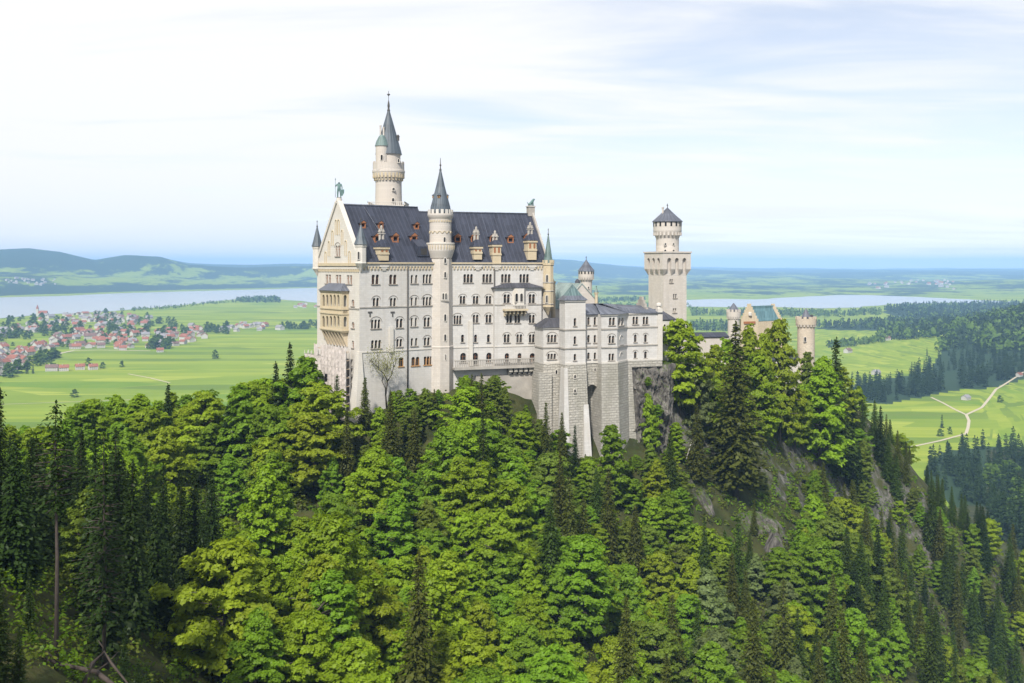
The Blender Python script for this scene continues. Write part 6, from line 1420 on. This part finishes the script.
# ---------------------------------------------------------------- rocks
def m_cliff():
    N = NT('grey_cliff_rock'); p = N.obj()
    a = N.noise(N.scale(p, (.35, .35, .16)), 1.0, 10, .68, .8); b = N.noise(p, .9, 9, .7)
    col = N.mix(N.ramp(a, .36, .62), (.035, .032, .03), (.21, .195, .175)); col = N.mix(N.ramp(b, .52, .68, 0, .7), col, (.10, .09, .08))
    g = N.n('ShaderNodeNewGeometry'); sp = N.n('ShaderNodeSeparateXYZ'); N.l(g.outputs['Normal'], sp.inputs[0])
    col = N.mix(N.ramp(sp.outputs[2], .55, .8), col, (.06, .09, .02))
    N.bsdf(col, .95, .15, N.math('ADD', a, N.math('MULTIPLY', b, .5)), 1.0, .8); return N.m
MC = m_cliff()
def cliff(name, label, P_, un, W_, H_, D_, seed, nu=60, nv=70, lean=0.0, top=0.0):
    """a broken rock wall: W_ wide, H_ high, bulging D_ out of the slope"""
    if lean: P_ = (P_[0], P_[1], h1(P_[0], P_[1]) - H_ * .42)
    u = Vector((math.cos(un), math.sin(un))); nn = Vector((math.sin(un), -math.cos(un)))
    gu, gv = np.meshgrid(np.linspace(-1, 1, nu), np.linspace(0, 1, nv))
    e = np.clip(1 - np.abs(gu) ** 3, 0, 1) * np.clip(np.sin(np.pi * np.clip(gv * .96 + .02, 0, 1)) ** .35, 0, 1)
    cr = fbm(gu * W_ / 4 + seed, gv * H_ / 4.5 + seed, 6) - .5; cr2 = np.abs(fbm(gu * W_ / 2.6 + gv * 1.5 + seed * 3, gv * H_ / 3.6, 5) - .5)
    out = D_ * e * (.75 + 1.9 * cr - 1.9 * cr2) - 2.0 * (1 - e)
    edge = fbm(gv * H_ / 6 + seed, gu * 0 + seed, 3) - .5
    s = gu * W_ / 2 * (1 + .35 * edge); z = gv * H_ * (1 - top * np.abs(gu) ** 1.7 * .6) + 2 * (fbm(gu * W_ / 6, gv * 0 + seed, 3) - .5); out = out - lean * H_ * gv ** 1.3
    V_ = np.stack([P_[0] + u.x * s + nn.x * out, P_[1] + u.y * s + nn.y * out, P_[2] + z], -1).reshape(-1, 3)
    B_ = V_ - np.array([nn.x, nn.y, 0]) * 0
    ix = np.arange(nu * nv).reshape(nv, nu); q = np.stack([ix[:-1, :-1], ix[:-1, 1:], ix[1:, 1:], ix[1:, :-1]], -1).reshape(-1, 4)
    back = np.stack([P_[0] + u.x * s - nn.x * 5, P_[1] + u.y * s - nn.y * 5, P_[2] + z], -1).reshape(-1, 3); o = nu * nv
    q = np.concatenate([q, q[:, ::-1] + o]); bd = list(ix[0]) + list(ix[1:, -1]) + list(ix[-1, -2::-1]) + list(ix[-2:0:-1, 0]); 
    q = np.concatenate([q, np.array([[a, a + o, b + o, b] for a, b in zip(bd, bd[1:] + bd[:1])])])
    AV = np.concatenate([V_, back]); org = AV.mean(0)
    ob = bpy.data.objects.new(name, np_mesh(name, AV - org, q, [MC], smooth=False)); COL.objects.link(ob); ob.location = org
    return tag(ob, label, 'rock')
cp = fE2.at(lE2 * .72, -0.2); cliff('rock_cliff', 'dark broken cliff carrying the right end of the lower wing', (cp[0], cp[1], -54), R(AB), 15.5, 54 + SB - 1.0, 3.2, 3, 80, 110)
for i, (s_, o_, z_, h_, lb) in enumerate(((.52, 1.6, -29.5, 2.6, 'upper green bush clinging to the dark cliff'), (.80, 2.2, -37, 3.4, 'middle green bush clinging to the dark cliff'), (.62, 2.6, -43, 4.2, 'lower green bush clinging to the dark cliff'))):
    a_ = fE2.at(lE2 * s_, o_); plant('cliff_bush', BV[6], 'fresh', (a_[0], a_[1], z_ - h_ * .35), h_ / 15, i * 2.0, lb, 'bush')
cliff('rock_outcrop', 'pale grey rock outcrop on the crag below the broad spruce', g3(722, 482, 262), R(10), 11, 13, 2.8, 8, 56, 60, .42, 1)
cliff('rock_outcrop', 'low broken rock band across the grassy ledge of the crag', g3(762, 492, 246), R(16), 20, 9, 2.8, 12, 80, 50, .5, 1)
cliff('rock_outcrop', 'tall narrow grey rock face under the grassy ledge', g3(790, 556, 236), R(24), 8, 15, 2.6, 15, 50, 70, .4, 1)
cliff('rock_outcrop', 'broken grey rock face at the right edge of the grassy ledge', g3(822, 520, 262), R(34), 9, 12, 2.6, 27, 50, 60, .4, 1)
cliff('rock_outcrop', 'small grey rock step left of the grassy ledge', g3(706, 512, 244), R(8), 7, 8, 2.2, 33, 40, 40, .45, 1)
cliff('rock_outcrop', 'narrow rock rib below the left end of the wall walk', g3(516, 452, 232), R(24), 5, 15, 2.0, 19, 36, 50, .45, 1)

# ---------------------------------------------------------------- valley trees, woods and houses
def low_tree(seed, kind):
    rg = np.random.default_rng(seed)
    if kind == 'c':
        V, T = spruce(seed, 20, 3.4, 15, 6, 1.9, .04, 0)[1:]; return crown_mesh('valley_spruce', V, T, FARN), 20
    t, V, T = broadleaf(seed, 14, 6, 16, 800, 1.6, .05, .5); return crown_mesh('valley_tree', V, T, FARL), 14
LC = [low_tree(300 + i, 'c') for i in range(4)]; LB = [low_tree(320 + i, 'b') for i in range(4)]
def single(name, pool, loc, hgt, label, group, cat='tree'):
    me, H = rt_.choice(pool); o = bpy.data.objects.new(name, me); COL.objects.link(o); s = hgt / H
    o.location = loc; o.scale = (s * rt_.uniform(.85, 1.2),) * 2 + (s,); o.rotation_euler = (0, 0, rt_.random() * 6); return tag(o, label, cat, group)
def ground_at(px, py):
    """walk along the sight line to where it meets the land"""
    hh = height((px - 512) / F * YS, YS); k = np.nonzero((HZ - py) / F * YS <= hh)[0]
    if not len(k): return None
    i = k[0]; return (float((px - 512) / F * YS[i]), float(YS[i]), float(hh[i]))
YS = np.geomspace(350, 30000, 360)
def scatter_px(poly, n, fn, seed, far=470):
    rr = random.Random(seed); xs = [p[0] for p in poly]; ys = [p[1] for p in poly]; c = 0; t = 0
    while c < n and t < n * 40:
        t += 1; px, py = rr.uniform(min(xs), max(xs)), rr.uniform(min(ys), max(ys))
        if not in_poly(px, py, poly): continue
        g = ground_at(px, py)
        if g is None or g[1] < far: continue
        fn(px, py, g, rr); c += 1
# big spruces of the wood east of the crag, seen one by one
belt = [(852, 388), (862, 401), (885, 404), (930, 396), (950, 388), (965, 391), (985, 388), (1040, 372), (1040, 362), (985, 374), (930, 382), (880, 388), (852, 386)]
scatter_px(belt, 165, lambda px, py, g, rr: single('valley_spruce', LC, g, rr.uniform(18, 31), 'dark spruce in the belt behind the forked path', 'spruces of the belt behind the forked path'), 31)
scatter_px([(885, 386), (930, 378), (985, 370), (1040, 362), (1040, 338), (975, 352), (938, 366)], 95, lambda px, py, g, rr: single('valley_spruce', LC, g, rr.uniform(16, 28), 'dark spruce on the low hill at the right edge', 'spruces on the low hill at the right edge'), 32)
scatter_px([(925, 476), (945, 455), (985, 448), (1040, 452), (1045, 560), (1000, 545), (960, 505)], 170, lambda px, py, g, rr: single('slope_spruce', LC, g, rr.uniform(16, 26), 'dark green spruce on the slope between the crag and the forked path meadow', 'spruces below the forked path meadow'), 33)
scatter_px([(985, 480), (1040, 470), (1045, 530), (1005, 520)], 12, lambda px, py, g, rr: single('valley_tree', LB, g, rr.uniform(14, 20), 'light green broadleaf tree among spruces at the right edge', 'light trees at the right edge'), 34)
for px, py, h, kd, lb in ((927, 357, 16, 'c', 'lone spruce in the bright field, left of its twin'), (949, 356, 17, 'c', 'lone spruce in the bright field, right of its twin'), (942, 428, 15, 'c', 'single small spruce beside bushes in the forked path meadow'), (950, 436, 8, 'b', 'round bush beside the small spruce in the forked path meadow'), (940, 437, 8, 'b', 'low bush below the small spruce in the forked path meadow'),
    (1000, 404, 9, 'b', 'small bush at the right branch of the forked path'), (215, 359.5, 14, 'b', 'lone round tree in the middle of the left meadow'), (122, 367.6, 9, 'b', 'small dark tree by the pale hay strip in the left meadow'), (75, 398.5, 9, 'b', 'isolated round bush in the meadow near the left forest edge'), (27, 374, 15, 'c', 'pointed tree beside the grey farm barn, first of three'),
    (33, 374, 13, 'c', 'pointed tree beside the grey farm barn, at the right'), (19, 370, 15, 'b', 'broad tree standing behind the grey farm barn'), (8, 372, 12, 'b', 'round tree left of the grey farm barn'), (88, 366, 12, 'b', 'tall tree standing in the red roofed farmyard'), (103, 369, 9, 'b', 'tree at the right end of the red roofed farm'), (50, 366, 11, 'b', 'tree at the left end of the red roofed farm')):
    g = ground_at(px, py); single('valley_spruce' if kd == 'c' else 'valley_tree', LC if kd == 'c' else LB, g, h * (1.0 if px > 500 else 1.3), lb, None)

# houses
M['wallw'] = m_plain('white_house_wall', (.44, .42, .39), .9, .06); ROOFS = {'red': m_plain('red_tile_roof', (.25, .10, .065), .9, .3, .3), 'brown': m_plain('brown_tile_roof', (.16, .10, .085), .9, .2, .3), 'grey': m_plain('grey_roof', (.22, .21, .22), .85, .2, .3)}
def house_mesh(L, Wd, hw, hr, roof):
    f = Fr((-L / 2, -Wd / 2), 0); m = MB()
    m.box(f, 0, L, -1, hw, -Wd, 0, M['wallw'])
    for s in (0.003, L - 0.003): m.poly([f.P(s, hw, 0), f.P(s, hw, -Wd), f.P(s, hw + hr - .2, -Wd / 2)], M['wallw'])
    roof_slab(m, [f.P(-.8, hw - .3, .8), f.P(L + .8, hw - .3, .8), f.P(L + .8, hw + hr, -Wd / 2), f.P(-.8, hw + hr, -Wd / 2)], ROOFS[roof]); roof_slab(m, [f.P(-.8, hw - .3, -Wd - .8), f.P(L + .8, hw - .3, -Wd - .8), f.P(L + .8, hw + hr + .02, -Wd / 2), f.P(-.8, hw + hr + .02, -Wd / 2)], ROOFS[roof])
    for i in range(int(L / 3)):
        for z in (1.2, 4.0):
            if z + 1.2 < hw: m.box(f, 1 + i * 3, 2 + i * 3, z, z + 1.2, .004, .03, M['glass'])
    m.box(f, L * .3, L * .3 + .8, hw + hr * .5, hw + hr + 1, -Wd * .45, -Wd * .45 + .8, M['wallw'])
    me = mb_mesh(m, 'house'); return me
HM = {r: [house_mesh(14, 11, 6, 4.5, r), house_mesh(19, 12, 6.5, 5, r), house_mesh(12, 10, 4.5, 4, r)] for r in ROOFS}
def house(name, px, py, g, rr, roof, label, group, sc=1.0, rz=None):
    o = bpy.data.objects.new(name, rr.choice(HM[roof])); COL.objects.link(o); o.location = g; s = sc * rr.uniform(1.0, 1.5); o.scale = (s, s, s); o.rotation_euler = (0, 0, rz if rz is not None else rr.choice([R(20), R(110), R(60), R(150)]) + rr.uniform(-.2, .2)); return tag(o, label, 'house', group)
def vill(px, py, g, rr):
    r = rr.choice(['red', 'red', 'red', 'brown', 'grey'] if py > 330 else ['red', 'brown', 'grey', 'grey'])
    w = 'near the open meadow' if py > 330 else 'near the lake shore'
    house('village_house', px, py, g, rr, r, 'small white village house with %s roof %s' % (r, w), '%s roofed houses %s' % (r, w))
scatter_px([(-20, 352), (-20, 382), (8, 376), (30, 362), (60, 351), (120, 351), (165, 349), (205, 340), (205, 330), (150, 332), (110, 328), (60, 336)], 150, vill, 41)
scatter_px([(-20, 340), (40, 318), (100, 312), (150, 317), (155, 324), (120, 330), (60, 330)], 95, vill, 42)
scatter_px([(165, 330), (200, 326), (205, 338), (170, 340)], 14, vill, 43)
def right_h(px, py, g, rr): house('village_house', px, py, g, rr, rr.choice(['red', 'grey', 'grey']), 'small white house in the row across the fields left of the palace', 'houses in the row left of the palace')
scatter_px([(222, 332), (280, 331), (280, 326), (235, 325)], 18, right_h, 44)
scatter_px([(292, 309), (322, 309), (322, 305), (298, 304)], 14, lambda px, py, g, rr: house('village_house', px, py, g, rr, rr.choice(['red', 'grey']), 'tiny house of the hamlet by the lake right beside the gable', 'houses of the hamlet by the lake'), 45)
for i, (px, py, r, s, lb) in enumerate(((52, 372, 'brown', .75, 'brown roofed farm building at the left end of the farm in the meadow'), (64, 371.5, 'red', .85, 'red roofed farmhouse in the middle of the farm in the meadow'), (80, 370, 'red', 1.0, 'longest red roofed farmhouse of the farm in the meadow'), (93, 370.5, 'red', .8, 'red roofed farmhouse at the right end of the farm in the meadow'), (14, 373, 'grey', .8, 'grey roofed farm barn alone at the left edge of the meadow'), (160, 352.3, 'red', 1.0, 'small hut alone at the village edge by dark trees'),
    (966, 401, 'grey', .6, 'small white hut beside the left branch of the forked path'), (848, 353, 'brown', .6, 'brown field barn alone in the bright field'), (887, 340.6, 'brown', .8, 'brown field barn near the far wood'), (876, 376, 'grey', .55, 'pale building half hidden among the spruce belt'), (1019, 377, 'red', .8, 'red roofed house at the right edge by the path'))):
    g = ground_at(px, py); house('farm_house', px, py, g, random.Random(i), r, lb, None, s, R(15 + 8 * i % 30))
scatter_px([(-20, 370), (30, 356), (60, 348), (160, 346), (205, 336), (150, 332), (60, 338), (-20, 352)], 45, lambda px, py, g, rr: single('garden_tree', LB, g, rr.uniform(9, 16), 'garden tree between the red roofs at the meadow side of the village', 'garden trees between the red roofs'), 57)
# village church
g = ground_at(38, 317); c = (g[0], g[1]); m = MB(); ch = thing('village_church', g, 'white village church with a red roof and thin pointed tower by the lake', 'church')
f = Fr((c[0], c[1]), 10); m.box(f, 0, 30, VALLEY - 1, VALLEY + 12, -14, 0, M['wallw']); m.box(f, -8, 0, VALLEY - 1, VALLEY + 28, -11, -3, M['wallw']); m.build('wall', ch)
m = MB(); roof_slab(m, [f.P(-.3, VALLEY + 12, .8), f.P(31, VALLEY + 12, .8), f.P(31, VALLEY + 21, -7), f.P(-.3, VALLEY + 21, -7)], ROOFS['red']); roof_slab(m, [f.P(-.3, VALLEY + 12, -14.8), f.P(31, VALLEY + 12, -14.8), f.P(31, VALLEY + 21.1, -7), f.P(-.3, VALLEY + 21.1, -7)], ROOFS['red']); pyramid(m, [f.P(-8.5, VALLEY + 28.01, -2.5), f.P(.5, VALLEY + 28.01, -2.5), f.P(.5, VALLEY + 28.01, -11.5), f.P(-8.5, VALLEY + 28.01, -11.5)], f.P(-4, VALLEY + 44, -7), ROOFS['red']); m.build('roof', ch)

scatter_px([(0, 287), (60, 286), (60, 279), (0, 280)], 26, lambda px, py, g, rr: house('far_house', px, py, g, rr, 'grey', 'white speck of a house on the hillside beyond the left lake', 'houses beyond the left lake', 0.9), 46)
scatter_px([(860, 289), (960, 290), (960, 280), (880, 278)], 34, lambda px, py, g, rr: house('far_house', px, py, g, rr, rr.choice(['red', 'grey']), 'tiny house of the far village beyond the right lake', 'houses beyond the right lake', 1.4), 47)
# village trees, each a thing of its own
def vt(label, group): return lambda px, py, g, rr: single('village_tree', LB, g, rr.uniform(13, 24), label, group)
scatter_px([(-20, 345), (-20, 322), (40, 318), (75, 324), (110, 330), (110, 338), (60, 336)], 85, vt('tree of the little wood between the village houses', 'trees between the village houses'), 51)
scatter_px([(85, 316), (110, 310), (112, 313), (150, 318), (200, 332), (180, 338), (110, 336)], 60, vt('tree scattered among the far village roofs', 'trees among the far village roofs'), 52)
scatter_px([(148, 350), (172, 350), (175, 344), (152, 345)], 26, vt('dark tree in the clump at the village corner', 'trees in the clump at the village corner'), 53)
scatter_px([(-20, 388), (10, 374), (45, 360), (62, 354), (60, 358), (20, 374)], 20, vt('small tree lining the road at the village edge', 'trees along the village road'), 54)
scatter_px([(202, 335), (230, 335), (232, 328), (205, 330)], 22, vt('tree between the village and the row of houses', 'trees between village and house row'), 55)
scatter_px([(282, 331), (322, 329), (322, 325), (282, 328)], 26, vt('tree in the line across the fields beside the gable', 'trees in the line beside the gable'), 56)

# far woods and hedges that read as masses
def mass(name, lists, seed):
    rg = np.random.default_rng(seed); rr = random.Random(seed); Vs, Ts, Mi = [], [], []
    for poly, n, kd, h0, h1_ in lists:
        def put(px, py, g, r2):
            h = r2.uniform(h0, h1_); con = r2.random() < kd; k = 26 if con else 22
            t = rg.random(k) if con else .15 + .85 * rg.random(k); th = rg.random(k) * 6.283
            rad = (h * .20 * (1 - t) + .3) if con else h * .42 * np.sin(np.pi * np.clip(t, .05, .97)) ** .6
            P = np.stack([g[0] + rad * np.cos(th), g[1] + rad * np.sin(th), g[2] + t * h], 1); N_ = np.stack([np.cos(th), np.sin(th), .35 + .5 * t], 1) + rg.normal(size=(k, 3)) * .3
            Vs.append(quads_from(P, N_, np.full(k, h * (.17 if con else .26)) * rg.uniform(.7, 1.3, k), rg.uniform(1.1, 1.8, k), rg)); Ts.append(np.clip(rg.normal(r2.random(), .15, k), 0, 1)); Mi.append(np.full(k, 0 if con else 1))
        scatter_px(poly, n, put, rr.randrange(9999))
    V = np.concatenate(Vs); o = bpy.data.objects.new(name, np_mesh(name, V, np.arange(len(V)).reshape(-1, 4), [FARN, FARL], mi=np.concatenate(Mi), attrs={'tone': ('FACE', np.concatenate(Ts))})); COL.objects.link(o); return tag(o, kind='stuff')
mass('far_woods', [
    ([(880, 311), (905, 307), (960, 305), (1045, 304), (1045, 313), (985, 316), (905, 317)], 900, .9, 18, 26),
    ([(812, 327), (850, 325), (930, 319), (985, 315), (1045, 312), (1045, 320), (980, 324), (900, 330), (830, 329)], 800, .8, 16, 24),
    ([(876, 334), (915, 336), (980, 325), (1045, 318), (1045, 330), (985, 333), (915, 341), (880, 340)], 420, .8, 16, 26),
    ([(826, 347), (850, 344), (885, 340), (884, 343.5), (850, 347.5), (830, 349)], 90, .3, 10, 16),
    ([(690, 312), (830, 313), (880, 312), (880, 316), (830, 318), (690, 316)], 300, .4, 14, 22), ([(690, 325), (735, 325), (735, 332), (690, 331)], 120, .6, 14, 22),
    ([(236, 300.5), (262, 299), (280, 300), (280, 303), (240, 303)], 220, .6, 14, 24), ([(120, 311), (170, 307.5), (240, 300), (238, 302.5), (175, 309), (125, 312.5)], 120, .3, 8, 14),
    ([(938, 354), (1045, 334), (1045, 314), (985, 326), (948, 342)], 420, .8, 16, 26),
    ([(965, 340), (1045, 314), (1045, 348), (985, 356)], 420, .7, 16, 26),
    ([(600, 306), (690, 306), (690, 309), (600, 309)], 90, .5, 14, 20), ([(590, 300), (645, 299), (645, 302), (590, 303)], 120, .6, 14, 22)], 61)

# ---------------------------------------------------------------- haze
def m_haze():
    m = bpy.data.materials.new('valley_haze'); m.use_nodes = True; t = m.node_tree; t.nodes.clear()
    o = t.nodes.new('ShaderNodeOutputMaterial'); v = t.nodes.new('ShaderNodeVolumePrincipled')
    v.inputs['Color'].default_value = (0.36, 0.63, 1.0, 1); v.inputs['Density'].default_value = HAZE; v.inputs['Anisotropy'].default_value = -0.3
    t.links.new(v.outputs[0], o.inputs['Volume']); return m
HAZE = 7e-5
lo = float(GZ.min()) - 1; hi = float(max(60, GZ.max() + 2)); e = 33500
mb = MB(); b = [(-e, -e, lo), (e, -e, lo), (e, e, lo), (-e, e, lo)]; mb.prism(b, [(x, y, hi) for x, y, z in b], m_haze())
hz = mb.build('haze'); tag(hz, kind='stuff')
